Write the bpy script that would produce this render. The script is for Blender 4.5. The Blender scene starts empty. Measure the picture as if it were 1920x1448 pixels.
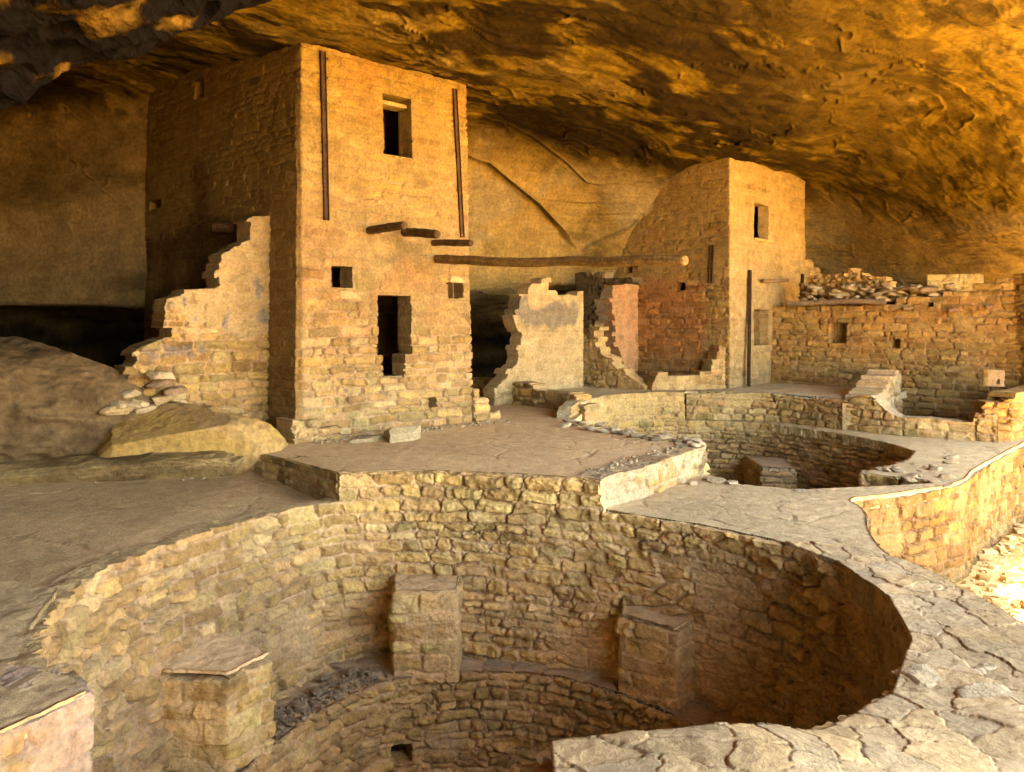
import bpy, math, random
import numpy as np
from mathutils import Vector

# ------------------------------------------------------------------ camera, sky, sun, exposure
S = bpy.context.scene
C = S.collection
F = 1550.0; CX = 960.0; HY = 600.0            # focal length / principal column / horizon row of the photo
cd = bpy.data.cameras.new('camera'); cam = bpy.data.objects.new('camera', cd); C.objects.link(cam)
cam.location = (0, 0, 0); cam.rotation_euler = (math.radians(90), 0, 0)
cd.sensor_width = 36.0; cd.lens = 36.0 * F / 1920.0; cd.shift_y = -(724.0 - HY) / 1920.0
cd.clip_start = 0.05; cd.clip_end = 3000
S.camera = cam

SUN_EL = 64.0; SUN_AZ = 128.0                 # azimuth clockwise from +Y
w = bpy.data.worlds.new('World'); S.world = w; w.use_nodes = True
nt = w.node_tree; bg = nt.nodes['Background']
sky = nt.nodes.new('ShaderNodeTexSky'); sky.sky_type = 'NISHITA'; sky.sun_disc = False
sky.sun_elevation = math.radians(SUN_EL); sky.sun_rotation = math.radians(SUN_AZ)
sky.altitude = 2000; sky.dust_density = 2.0; sky.ozone_density = 0.6
nt.links.new(sky.outputs[0], bg.inputs[0]); bg.inputs[1].default_value = 0.15
sl = bpy.data.lights.new('sun', 'SUN'); sun = bpy.data.objects.new('sun', sl); C.objects.link(sun)
sl.energy = 5.0; sl.angle = math.radians(0.5); sl.color = (1.0, 0.86, 0.66)
e, a = math.radians(SUN_EL), math.radians(SUN_AZ)
sv = Vector((math.cos(e)*math.sin(a), math.cos(e)*math.cos(a), math.sin(e)))
sun.rotation_euler = (-sv).to_track_quat('-Z', 'Y').to_euler()
VS = S.view_settings
VS.view_transform = 'Standard'; VS.look = 'None'; VS.exposure = 4.75; VS.gamma = 1.0
try:
    VS.use_white_balance = True; VS.white_balance_temperature = 10000; VS.white_balance_tint = 8
except Exception: pass
try:
    S.cycles.max_bounces = 8; S.cycles.diffuse_bounces = 5
except Exception: pass

# ------------------------------------------------------------------ numpy noise
rs = np.random.RandomState(7)
PT = rs.permutation(256).astype(np.int64)
VT = rs.rand(256)
def vnoise(x, y, z):
    xi = np.floor(x); yi = np.floor(y); zi = np.floor(z)
    fx = x-xi; fy = y-yi; fz = z-zi
    xi = xi.astype(np.int64); yi = yi.astype(np.int64); zi = zi.astype(np.int64)
    fx = fx*fx*(3-2*fx); fy = fy*fy*(3-2*fy); fz = fz*fz*(3-2*fz)
    a0 = PT[xi & 255]; a1 = PT[(xi+1) & 255]
    b00 = PT[(a0+yi) & 255]; b01 = PT[(a0+yi+1) & 255]; b10 = PT[(a1+yi) & 255]; b11 = PT[(a1+yi+1) & 255]
    def h(b, k): return VT[PT[(b+zi+k) & 255]]
    x00 = h(b00, 0)*(1-fx)+h(b10, 0)*fx; x10 = h(b01, 0)*(1-fx)+h(b11, 0)*fx
    x01 = h(b00, 1)*(1-fx)+h(b10, 1)*fx; x11 = h(b01, 1)*(1-fx)+h(b11, 1)*fx
    y0 = x00*(1-fy)+x10*fy; y1 = x01*(1-fy)+x11*fy
    return (y0*(1-fz)+y1*fz)*2-1
def fbm(x, y, z, octv=4, gain=0.5, ridged=False):
    s = 0; a = 1.0; t = 0
    for k in range(octv):
        n = vnoise(x+17.3*k, y-9.1*k, z+5.7*k)
        if ridged: n = 1-2*np.abs(n)
        s = s+a*n; t += a; a *= gain; x = x*2.03; y = y*2.03; z = z*2.03
    return s/t
def sst(a, b, x):
    t = np.clip((x-a)/(b-a), 0, 1); return t*t*(3-2*t)
def hsh(i, k=0):
    i = (np.asarray(i).astype(np.int64)*73856093 + k*19349663 + 12345) & 0xffffffff
    i = (i ^ (i >> 13))*1274126177 & 0xffffffff
    i = (i ^ (i >> 16))*2246822519 & 0xffffffff
    return ((i ^ (i >> 15)) & 0xffffff)/float(0x1000000)
def voro(u, v, seed=0, jit=0.85):
    iu = np.floor(u); iv = np.floor(v)
    F1 = np.full(u.shape, 9.); F2 = np.full(u.shape, 9.)
    cu = np.zeros(u.shape); cv = np.zeros(u.shape); cid = np.zeros(u.shape, np.int64)
    for a in (-1, 0, 1):
        for b in (-1, 0, 1):
            gi = iu+a; gj = iv+b
            idd = (gi.astype(np.int64)*7919+gj.astype(np.int64)*104729+seed*31)
            pu = gi+.5+(hsh(idd, 1)-.5)*jit; pv = gj+.5+(hsh(idd, 2)-.5)*jit
            d = np.hypot(u-pu, v-pv)
            c = d < F1
            F2 = np.where(c, F1, np.minimum(F2, d)); F1 = np.where(c, d, F1)
            cu = np.where(c, pu, cu); cv = np.where(c, pv, cv); cid = np.where(c, idd, cid)
    return F1, F2-F1, cu, cv, cid

# ------------------------------------------------------------------ materials
def mat(name, col=None, gain=1.0, bump=0.5, s1=35.0, s2=140.0, rough=0.95, var=0.35, stretch=None):
    m = bpy.data.materials.new(name); m.use_nodes = True
    n = m.node_tree.nodes; l = m.node_tree.links; b = n['Principled BSDF']
    b.inputs['Roughness'].default_value = rough
    try: b.inputs['Specular IOR Level'].default_value = 0.04
    except Exception: pass
    geo = n.new('ShaderNodeNewGeometry'); mp = n.new('ShaderNodeMapping')
    if stretch: mp.inputs['Scale'].default_value = stretch
    l.new(geo.outputs['Position'], mp.inputs[0])
    n1 = n.new('ShaderNodeTexNoise'); n1.inputs['Scale'].default_value = s1; n1.inputs['Detail'].default_value = 6; n1.inputs['Roughness'].default_value = .65
    n2 = n.new('ShaderNodeTexNoise'); n2.inputs['Scale'].default_value = s2; n2.inputs['Detail'].default_value = 3
    n3 = n.new('ShaderNodeTexNoise'); n3.inputs['Scale'].default_value = s1*.22; n3.inputs['Detail'].default_value = 5
    for q in (n1, n2, n3): l.new(mp.outputs[0], q.inputs['Vector'])
    if col is None:
        c = n.new('ShaderNodeVertexColor'); c.layer_name = 'Col'; co = c.outputs[0]
    else:
        c = n.new('ShaderNodeRGB'); c.outputs[0].default_value = (*col, 1); co = c.outputs[0]
    mr = n.new('ShaderNodeMapRange'); mr.inputs[1].default_value = .3; mr.inputs[2].default_value = .7
    mr.inputs[3].default_value = gain*(1-var); mr.inputs[4].default_value = gain*(1+var)
    l.new(n1.outputs[0], mr.inputs[0])
    mr2 = n.new('ShaderNodeMapRange'); mr2.inputs[1].default_value = .3; mr2.inputs[2].default_value = .7
    mr2.inputs[3].default_value = 1-var*.6; mr2.inputs[4].default_value = 1+var*.6
    l.new(n3.outputs[0], mr2.inputs[0])
    mm = n.new('ShaderNodeMath'); mm.operation = 'MULTIPLY'; l.new(mr.outputs[0], mm.inputs[0]); l.new(mr2.outputs[0], mm.inputs[1])
    vm = n.new('ShaderNodeVectorMath'); vm.operation = 'SCALE'; l.new(co, vm.inputs[0]); l.new(mm.outputs[0], vm.inputs['Scale'])
    l.new(vm.outputs[0], b.inputs['Base Color'])
    ad = n.new('ShaderNodeMath'); ad.operation = 'MULTIPLY_ADD'; ad.inputs[1].default_value = .35
    mm.inputs[0].default_value = 1; l.new(n2.outputs[0], ad.inputs[0]); l.new(n1.outputs[0], ad.inputs[2])
    bp = n.new('ShaderNodeBump'); bp.inputs['Strength'].default_value = bump; bp.inputs['Distance'].default_value = .02
    l.new(ad.outputs[0], bp.inputs['Height']); l.new(bp.outputs[0], b.inputs['Normal'])
    return m
M_MAS = mat('sandstone_masonry', gain=.58, bump=1.0, s1=26, s2=100, var=.32)
M_ROCK = mat('cave_sandstone', gain=.40, bump=.9, s1=14, s2=60, var=.32)
M_FLOOR = mat('packed_clay', gain=.74, bump=.55, s1=28, s2=130, var=.22)
M_EARTH = mat('sunlit_earth', gain=1.0, bump=.5, s1=10, s2=60, var=.25)
M_WOOD = mat('weathered_wood', bump=.9, s1=30, s2=90, var=.45, stretch=(1, 1, 1), rough=.8)
M_RUST = mat('rusty_iron', bump=.5, s1=40, s2=120, var=.45, rough=.7)

# ------------------------------------------------------------------ object helpers
def tag(o, label=None, cat=None, group=None, kind=None):
    if label: o['label'] = label
    if cat: o['category'] = cat
    if group: o['group'] = group
    if kind: o['kind'] = kind
    return o
def thing(name, loc, label, cat, group=None):
    o = bpy.data.objects.new(name, None); C.objects.link(o); o.location = loc; o.empty_display_size = .3
    return tag(o, label, cat, group)
def build(name, V, Q, col, m, parent=None, smooth=True):
    V = np.ascontiguousarray(V, dtype=np.float32).reshape(-1, 3); Q = np.ascontiguousarray(Q, dtype=np.int32).reshape(-1, 4)
    used = np.zeros(len(V), bool); used[Q.ravel()] = True
    ix = np.cumsum(used)-1
    V = V[used]; Q = ix[Q].astype(np.int32); col = np.asarray(col, dtype=np.float32)
    if col.ndim == 1: col = np.tile(col, (len(V), 1))
    else: col = col.reshape(-1, 3)[used]
    me = bpy.data.meshes.new(name)
    me.vertices.add(len(V)); me.vertices.foreach_set('co', V.ravel())
    me.loops.add(Q.size); me.loops.foreach_set('vertex_index', Q.ravel())
    me.polygons.add(len(Q)); me.polygons.foreach_set('loop_start', np.arange(0, Q.size, 4, dtype=np.int32))
    me.polygons.foreach_set('loop_total', np.full(len(Q), 4, np.int32))
    sm = np.full(len(Q), True) if smooth is True else (np.full(len(Q), False) if smooth is False else np.asarray(smooth))
    me.polygons.foreach_set('use_smooth', sm)
    at = me.color_attributes.new('Col', 'FLOAT_COLOR', 'POINT')
    at.data.foreach_set('color', np.concatenate([col, np.ones((len(V), 1), np.float32)], 1).astype(np.float32).ravel())
    me.materials.append(m); me.update(); me.validate()
    o = bpy.data.objects.new(name, me); C.objects.link(o)
    if parent:
        o.parent = parent
        if parent.parent is None: o.location = [-c for c in parent.location]
    return o
def W(px, py, Y): return ((px-CX)/F*Y, Y, (HY-py)/F*Y)
def G(px, py, z):
    Y = -z*F/(py-HY); return ((px-CX)/F*Y, Y)
def hit(px, P, d):                    # parameter t where the sight line of a column meets P + t d on plan
    k = (px-CX)/F
    return (k*P[1]-P[0])/(d[0]-k*d[1])

# ------------------------------------------------------------------ masonry pattern
PAL = np.array([1.06, .985, .85])*np.array([(.47, .31, .145), (.50, .35, .15), (.47, .30, .16), (.55, .41, .23), (.37, .235, .11), (.42, .32, .16), (.48, .30, .15), (.50, .33, .14)])
MORT = np.array((.54, .345, .19)); PLAS = np.array((.55, .36, .17))
def masonry(u, v, seed=0, course=(.07, .16), length=(.14, .42), relief=.022, rough=.35, warp=.018, plaster=None, plcol=PLAS, tint=(1, 1, 1), crev=.5, contrast=.9, rubble=None, rsize=(.30, .17)):
    r = random.Random(seed)
    sh = u.shape; u = u.ravel(); v = v.ravel()
    uw = u+warp*fbm(u*4+seed, v*4, u*0+seed, 3)*1.6; vw = v+warp*fbm(u*3.2-seed, v*5, u*0+3.3+seed, 3)*1.5
    z = v.min()-.5; rows = [z]
    while z < v.max()+.5: z += r.uniform(*course); rows.append(z)
    rows = np.array(rows); keys = []; base = u.min()-1; span = u.max()-u.min()+3
    for k in range(len(rows)):
        x = base-r.uniform(0, .3); hgt = (rows[min(k+1, len(rows)-1)]-rows[k]) or .1
        row = []
        while x < u.max()+1.2:
            row.append(k*span*2+x-base); x += r.uniform(*length)*(1.25 if hgt > sum(course)/2 else .9)
        keys += row
    keys = np.array(keys)
    ri = np.clip(np.searchsorted(rows, vw)-1, 0, len(rows)-2)
    kk = ri*span*2+uw-base
    ci = np.clip(np.searchsorted(keys, kk)-1, 0, len(keys)-2)
    L = keys[ci+1]-keys[ci]; du0 = kk-keys[ci]; L = np.where(L > 1, .3, L)
    H = rows[ri+1]-rows[ri]; dv0 = vw-rows[ri]
    uc = keys[ci]-ri*span*2+base+L/2; zc = rows[ri]+H/2
    # stones shrink, skew and round off individually
    ju = .006+.010*hsh(ci, 5); jv = .005+.009*hsh(ci, 6)
    sk = (hsh(ci, 7)-.5)*.10; dv1 = dv0+(du0-L/2)*sk
    du = np.minimum(du0, L-du0)-ju+(hsh(ci, 21)-.5)*.02*np.sign(.5-dv0/H)
    dv = np.minimum(dv1, H-dv1)-jv
    r0 = .018+.03*hsh(ci, 8)
    d = r0-np.sqrt(np.maximum(r0-du, 0)**2+np.maximum(r0-dv, 0)**2)
    d = d+.006*fbm(u*22, v*22, u*0+seed, 2)
    st = sst(-.002, .009, d)
    pro = relief*(.35+1.1*hsh(ci, 9))
    tu = (hsh(ci, 10)-.5)*rough*.30*(du0-L/2); tv = (hsh(ci, 11)-.5)*rough*.45*(dv0-H/2)
    nz = fbm(u*7+hsh(ci, 12)*50, v*9, u*0+seed, 4)
    fac = fbm(u*5+hsh(ci, 13)*90, v*6+hsh(ci, 14)*90, u*0, 2, ridged=True)
    h = st*(pro+tu+tv+relief*rough*(1.0*nz+.6*fac+.30*fbm(u*24, v*30, u*0+seed, 2))+np.clip(d, 0, r0)*.25)
    jn = fbm(u*1.7+9, v*2.3, u*0+seed*1.7, 3)+.35*fbm(u*11, v*11, u*0+seed, 2)
    deep = sst(-.22+.35*(1-crev), .10+.3*(1-crev), jn)*(1-sst(-.006, .006, np.abs(d+.002)-.005))
    h = h-deep*.055+(1-st)*relief*.45*(1+fbm(u*9, v*9, u*0+2, 3))
    # missing stones
    c = hsh(ci, 15); lo = np.floor(c*len(PAL)).astype(int)
    col = PAL[lo]
    mean = PAL.mean(0); col = mean+(col-mean)*contrast
    col = col*(.72+.52*hsh(ci, 16))[:, None]
    col = col*(1+.22*fbm(u*3, v*12, hsh(ci, 17)*40, 3))[:, None]
    mc = MORT*(1+.12*fbm(u*6, v*6, u*0+5, 3))[:, None]
    col = col*st[:, None]+mc*(1-st)[:, None]
    if rubble is not None:
        rb = rubble(u, v) if callable(rubble) else rubble
        wu_ = u+.05*fbm(u*3, v*3, u*0+seed+3, 3); wv_ = v+.04*fbm(u*3+7, v*4, u*0+seed+3, 3)
        f1, ed, cu, cv, cid = voro(wu_/rsize[0], wv_/rsize[1], seed+5, .95)
        e2 = ed*min(rsize)+.006*fbm(u*18, v*18, u*0+seed, 2); s2 = sst(.004, .030, e2)
        fc = fbm(u*3.2+hsh(cid, 3)*60, v*4+hsh(cid, 4)*60, u*0, 4, ridged=True); sc = fbm(u*9, v*12, u*0+seed, 3)
        h2 = s2*(relief*(.5+1.4*hsh(cid, 5))+relief*rough*(1.3*fc+.5*sc)+((hsh(cid, 6)-.5)*(wu_/rsize[0]-cu)+(hsh(cid, 7)-.5)*(wv_/rsize[1]-cv))*.07)-deep*.03
        c2 = mean+(PAL[np.floor(hsh(cid, 8)*len(PAL)).astype(int)]-mean)*contrast*.8
        c2 = c2*(.85+.3*hsh(cid, 9))[:, None]*(1+.18*sc)[:, None]
        c2 = c2*s2[:, None]+mc*(1-s2)[:, None]
        rm = sst(-.08, .08, fbm(u*1.5+11, v*1.5, u*0+seed, 3)*.6+rb)
        h = h*(1-rm)+h2*rm; col = col*(1-rm)[:, None]+c2*rm[:, None]
    if plaster is not None:
        pb = plaster(u, v) if callable(plaster) else plaster
        pm = sst(-.12, .12, fbm(u*1.3, v*1.5, u*0+seed*3.1, 4)*.8+.35*fbm(u*8, v*8, u*0+seed, 3)+pb)
        crk = fbm(u*2.2, v*2.2, u*0+seed+8, 4)
        ck = (1-sst(0, .016, np.abs(crk)))*sst(0, .3, fbm(u*.8, v*.8, u*0+seed, 2))
        hp = relief*.6+.34*h+.008*fbm(u*4, v*4, u*0+seed, 4)-.014*ck
        h = h*(1-pm)+hp*pm
        pc = np.array(plcol)*(1+.16*fbm(u*1.1, v*1.6, u*0+seed, 4)+.10*fbm(u*9, v*9, u*0+seed, 3))[:, None]
        pc = pc*.65+col*.35
        col = col*(1-pm)[:, None]+pc*pm[:, None]
    # dark weather stains of irregular outline
    sn = sst(.38, .62, fbm(u*1.4+30, v*3.2, u*0+seed*2.3, 5))
    col = col*(1-.28*sn)[:, None]
    col = np.clip(col*np.array(tint), .015, .85)
    return [x.reshape(sh) for x in (h, uc, zc, ci)]+[col.reshape(sh+(3,))]

# ------------------------------------------------------------------ paths
def catmull(P, n=14):
    P = [np.array(p, float) for p in P]; P = [2*P[0]-P[1]]+P+[2*P[-1]-P[-2]]; out = []
    for i in range(1, len(P)-2):
        for k in range(n):
            t = k/n
            out.append(.5*((2*P[i])+(-P[i-1]+P[i+1])*t+(2*P[i-1]-5*P[i]+4*P[i+1]-P[i+2])*t*t+(-P[i-1]+3*P[i]-3*P[i+1]+P[i+2])*t**3))
    out.append(P[-2]); return np.array(out)
class Path:
    def __init__(s, P, smooth=False):
        s.P = catmull(P) if smooth else np.array(P, float)
        d = np.hypot(*np.diff(s.P, axis=0).T); s.s = np.concatenate([[0], np.cumsum(d)]); s.L = s.s[-1]
    def at(s, u):
        return np.stack([np.interp(u, s.s, s.P[:, 0]), np.interp(u, s.s, s.P[:, 1])], -1)
    def frac(s, k): return s.at(np.asarray(k)*s.L)
    def near(s, x, y):
        uu = np.linspace(0, s.L, 2000); p = s.at(uu); return float(uu[np.argmin(np.hypot(p[:, 0]-x, p[:, 1]-y))])

def wall(name, P, z0, ztop, thick=.35, side=1, res=.016, smooth=False, Pb=None, seed=1, openings=(), parent=None, back=True,
         jag=.03, colfun=None, keepfun=None, wob=.012, soft=.03, m=None, capcol=None, endjag=0.0, flat=False, cutn=0.0, capn=None, dispfun=None, **kw):
    """masonry wall: plan polyline P at the top (Pb at the foot), courses kept stone by stone below ztop(u).
    side=+1: the worked face looks to the right of the path direction."""
    pa = Path(P, smooth); pb = Path(Pb, smooth) if Pb is not None else pa
    zt = ztop if callable(ztop) else (lambda u: np.full(np.shape(u), float(ztop)))
    us = np.linspace(0, pa.L, max(3, int(pa.L/res)+1))
    zmax = float(np.max(zt(us)))+.06
    zs = np.linspace(z0, zmax, max(3, int((zmax-z0)/res)+1))
    U, Z = np.meshgrid(us, zs)
    A = pa.at(us); B = pb.frac(us/pa.L)
    def nrm(p):
        t = np.gradient(p, axis=0)
        k = max(1, int(soft/res)); ker = np.ones(2*k+1)/(2*k+1)
        t = np.stack([np.convolve(np.pad(t[:, i], k, mode='edge'), ker, 'valid') for i in (0, 1)], -1)
        t /= np.maximum(np.hypot(t[:, 0], t[:, 1]), 1e-9)[:, None]
        return np.stack([t[:, 1], -t[:, 0]], -1)*side
    N = nrm(A)
    f = np.clip((zmax-Z)/(zmax-z0), 0, 1)[..., None]
    XY = A[None]*(1-f)+B[None]*f
    h, uc, zc, sid, col = masonry(U, Z, seed=seed, **kw)
    h = h+.022*fbm(U*1.1, Z*1.1, U*0+seed, 3)+.007*fbm(U*5, Z*5, U*0+seed, 3)
    if dispfun is not None: h = h+dispfun(U, Z)
    XYf = XY+N[None]*h[..., None]
    XYb = XY-N[None]*thick
    if colfun is not None: col = colfun(U, Z, col)
    keep = zc < zt(uc)+(hsh(sid, 33)-.5)*jag
    keep &= Z < zt(np.clip(U+wob*3*fbm(U*5, Z*5, U*0+seed+4, 3), 0, pa.L))+.045
    if flat:
        zlim = zt(np.clip(U+cutn*(fbm(U*5, Z*9, U*0+seed, 3)+3.2*(hsh(np.floor(Z/.12+.25*fbm(U*3, Z, U*0, 2)), 7)-.5)), 0, pa.L))+.012*fbm(U*7, U*0, Z*0+seed, 3)+.014*fbm(U*2.5, U*0, Z*0+seed+2, 2)
        keep = Z < zlim+(zs[1]-zs[0])
    if endjag > 0:
        keep &= (uc > endjag*hsh(sid, 34)) & (uc < pa.L-endjag*hsh(sid, 35))
    if keepfun is not None: keep &= keepfun(uc, zc, U, Z)
    wu = wob*fbm(U*6, Z*6, U*0+seed, 3); wz = wob*fbm(U*6+40, Z*6, U*0+seed, 3)
    for (a0, a1, b0, b1) in openings:
        keep &= ~((U+wu > a0) & (U+wu < a1) & (Z+wz > b0) & (Z+wz < b1))
    M = keep[:-1, :-1] & keep[1:, :-1] & keep[:-1, 1:] & keep[1:, 1:]
    nz, nu = U.shape
    if flat: Z = np.minimum(Z, zlim)
    Zj = Z+.004*fbm(U*20, Z*20, U*0, 2)
    Vf = np.concatenate([XYf, Zj[..., None]], -1).reshape(-1, 3)
    cf = col.reshape(-1, 3)
    idx = np.arange(nz*nu).reshape(nz, nu)
    q = np.stack([idx[:-1, :-1], idx[:-1, 1:], idx[1:, 1:], idx[1:, :-1]], -1)[M]
    V = [Vf]; Cc = [cf]; Q = [q]; SM = [np.ones(len(q), bool)]
    nv = nz*nu
    # boundary strips through the thickness
    Mp = np.zeros((nz+1, nu+1), bool); Mp[1:-1, 1:-1] = M
    hb = Mp[1:, 1:-1] != Mp[:-1, 1:-1]      # (nz, nu-1) horizontal edges at row j between i,i+1
    vb = Mp[1:-1, 1:] != Mp[1:-1, :-1]      # (nz-1, nu) vertical edges
    ej, ei = np.nonzero(hb); E = [np.stack([idx[ej, ei], idx[ej, ei+1]], -1)]
    ej, ei = np.nonzero(vb); E.append(np.stack([idx[ej, ei], idx[ej+1, ei]], -1))
    E = np.concatenate(E); bv = np.unique(E); pos = np.full(nz*nu, -1); pos[bv] = np.arange(len(bv))
    nseg = capn or max(2, int(thick/max(res*2, .03)))
    Vb = np.concatenate([XYb, Zj[..., None]], -1).reshape(-1, 3)
    V0 = np.concatenate([XY+N[None]*float(kw.get('relief', .022))*.8, Zj[..., None]], -1).reshape(-1, 3)
    ring = [bv]
    for k in range(1, nseg+1):
        t = k/nseg; p = V0[bv]*(1-t)+Vb[bv]*t+(Vf[bv]-V0[bv])*(1-t)**5
        if k < nseg or not back:
            ds = np.stack([fbm(p[:, 0]*9+s_, p[:, 1]*9, p[:, 2]*9, 3) for s_ in (0, 31, 77)], -1)
            p = p+ds*np.array((.008, .008, .014))
        V.append(p)
        cc = cf[bv]*(1+.15*fbm(p[:, 0]*5, p[:, 1]*5, p[:, 2]*5, 3))[:, None]
        if capcol is not None: cc = cc*.2+np.array(capcol)*.8
        Cc.append(cc); ring.append(nv+np.arange(len(bv))); nv += len(bv)
    for k in range(nseg):
        a_, b_ = ring[k], ring[k+1]
        Q.append(np.stack([a_[pos[E[:, 0]]], a_[pos[E[:, 1]]], b_[pos[E[:, 1]]], b_[pos[E[:, 0]]]], -1)); SM.append(np.zeros(len(E), bool))
    if back:
        rr = np.full(nz*nu, -1)
        V.append(Vb); Cc.append(cf); bi = nv+idx; nv += nz*nu
        bi = bi.ravel().copy(); bi[bv] = ring[-1]; bi = bi.reshape(nz, nu)
        qb = np.stack([bi[:-1, :-1], bi[1:, :-1], bi[1:, 1:], bi[:-1, 1:]], -1)[M]
        Q.append(qb); SM.append(np.ones(len(qb), bool))
    return build(name, np.concatenate(V), np.concatenate(Q), np.concatenate(Cc), m or M_MAS, parent, np.concatenate(SM))

def inpoly(x, y, P):
    P = np.array(P); c = np.zeros(x.shape, bool); j = len(P)-1
    for i in range(len(P)):
        xi, yi = P[i]; xj, yj = P[j]
        if yi != yj:
            c ^= ((yi > y) != (yj > y)) & (x < (xj-xi)*(y-yi)/(yj-yi)+xi)
        j = i
    return c
def sheet(name, P, z, res=.03, cell=None, depth=.2, crack=.012, dome=.01, col=(.3, .24, .17), var=.15, nz=.012, seed=3, bycell=False,
          parent=None, m=None, cellvar=.1, jz=.0, crackw=.05, tone=None, warp=.25, kindtag=None, crackmask=False, holes=()):
    """walking surface with its own edge depth; z may be a function of (x,y)."""
    P = np.array(P); x0, y0 = P.min(0)-.1; x1, y1 = P.max(0)+.1
    xs = np.arange(x0, x1, res); ys = np.arange(y0, y1, res); X, Y = np.meshgrid(xs, ys)
    zf = z if callable(z) else (lambda x, y: np.full(x.shape, float(z)))
    H = nz*fbm(X*2, Y*2, X*0+seed, 5)+nz*.5*fbm(X*14, Y*14, X*0+seed, 3)
    cl = np.array(col)[None, None]*(1+var*fbm(X*.9, Y*.9, X*0+seed, 5)+var*.6*fbm(X*12, Y*12, X*0+seed, 3))[..., None]
    keep = inpoly(X, Y, P)
    for hpoly in holes: keep &= ~inpoly(X, Y, hpoly)
    if cell:
        wx = X+warp*cell*fbm(X/cell*1.3, Y/cell*1.3, X*0+seed, 4); wy = Y+warp*cell*fbm(X/cell*1.3+50, Y/cell*1.3, X*0+seed, 4)
        f1, ed, cu, cv, cid = voro(wx/cell, wy/cell, seed)
        e_ = sst(0, crackw, ed)
        if crackmask:
            km = sst(-.15, .15, fbm(X*1.1+5, Y*1.1, X*0+seed, 3)+.1); e_ = 1-(1-e_)*km
        H = H-(1-e_)*crack+dome*np.minimum(ed*2, 1)+jz*(hsh(cid, 3)-.5)+jz*.4*((hsh(cid, 4)-.5)*(wx/cell-cu)+(hsh(cid, 5)-.5)*(wy/cell-cv))*2
        cl = cl*(1+cellvar*(hsh(cid, 6)-.5)*2)[..., None]*(.72+.28*e_)[..., None]
        if cellvar > .08: cl = cl*(1+np.stack([(hsh(cid, 7)-.5)*.10, (hsh(cid, 7)-.5)*.02, -(hsh(cid, 7)-.5)*.12], -1))
        if bycell: 
            keep = inpoly(cu*cell, cv*cell, P)
            for hpoly in holes: keep &= ~inpoly(cu*cell, cv*cell, hpoly)
    if tone is not None: cl = tone(X, Y, cl)
    Zz = zf(X, Y)+H
    M = keep[:-1, :-1] & keep[1:, :-1] & keep[:-1, 1:] & keep[1:, 1:]
    ny, nx = X.shape; idx = np.arange(nx*ny).reshape(ny, nx)
    Mp_ = np.zeros((X.shape[0]+1, X.shape[1]+1), bool); Mp_[1:-1, 1:-1] = M
    cnt = Mp_[1:, 1:].astype(int)+Mp_[:-1, 1:]+Mp_[1:, :-1]+Mp_[:-1, :-1]
    if not bycell:
        by, bx = np.nonzero((cnt > 0) & (cnt < 4)); bxx = X[by, bx]; byy = Y[by, bx]; best = np.full(len(bxx), 9e9); nx_, ny_ = bxx.copy(), byy.copy()
        for a_, b_ in zip(P, np.roll(P, -1, axis=0)):
            e_ = b_-a_; t_ = np.clip(((bxx-a_[0])*e_[0]+(byy-a_[1])*e_[1])/max((e_**2).sum(), 1e-9), 0, 1)
            qx, qy = a_[0]+t_*e_[0], a_[1]+t_*e_[1]; dd_ = np.hypot(qx-bxx, qy-byy); c_ = dd_ < best
            best = np.where(c_, dd_, best); nx_ = np.where(c_, qx, nx_); ny_ = np.where(c_, qy, ny_)
        ok = best < res*2.2; wv = .012*fbm(nx_*6, ny_*6, nx_*0+seed, 3)
        X = X.copy(); Y = Y.copy(); X[by[ok], bx[ok]] = (nx_+wv)[ok]; Y[by[ok], bx[ok]] = (ny_+wv)[ok]
    Vt = np.stack([X, Y, Zz], -1).reshape(-1, 3); cf = cl.reshape(-1, 3)
    q = np.stack([idx[:-1, :-1], idx[:-1, 1:], idx[1:, 1:], idx[1:, :-1]], -1)[M]
    V = [Vt]; Cc = [cf]; Q = [q]; SM = [np.ones(len(q), bool)]
    Mp = np.zeros((ny+1, nx+1), bool); Mp[1:-1, 1:-1] = M
    hb = Mp[1:, 1:-1] != Mp[:-1, 1:-1]; vb = Mp[1:-1, 1:] != Mp[1:-1, :-1]
    ej, ei = np.nonzero(hb); E = [np.stack([idx[ej, ei], idx[ej, ei+1]], -1)]
    ej, ei = np.nonzero(vb); E.append(np.stack([idx[ej, ei], idx[ej+1, ei]], -1)); E = np.concatenate(E)
    bv = np.unique(E); pos = np.full(nx*ny, -1); pos[bv] = np.arange(len(bv)); ring = [bv]; nv = nx*ny
    ns = max(2, int(depth/.04))
    for k in range(1, ns+1):
        p = Vt[bv].copy(); p[:, 2] -= depth*k/ns
        p += np.stack([fbm(p[:, 0]*8+s_, p[:, 1]*8, p[:, 2]*14, 3) for s_ in (0, 31, 77)], -1)*np.array((.02, .02, .004))
        V.append(p); Cc.append(cf[bv]*np.array((1.05, 1., .9))); ring.append(nv+np.arange(len(bv))); nv += len(bv)
    for k in range(ns):
        a_, b_ = ring[k], ring[k+1]
        Q.append(np.stack([a_[pos[E[:, 0]]], a_[pos[E[:, 1]]], b_[pos[E[:, 1]]], b_[pos[E[:, 0]]]], -1)); SM.append(np.ones(len(E), bool))
    return build(name, np.concatenate(V), np.concatenate(Q), np.clip(np.concatenate(Cc), .01, .9), m or M_FLOOR, parent, np.concatenate(SM))

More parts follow.
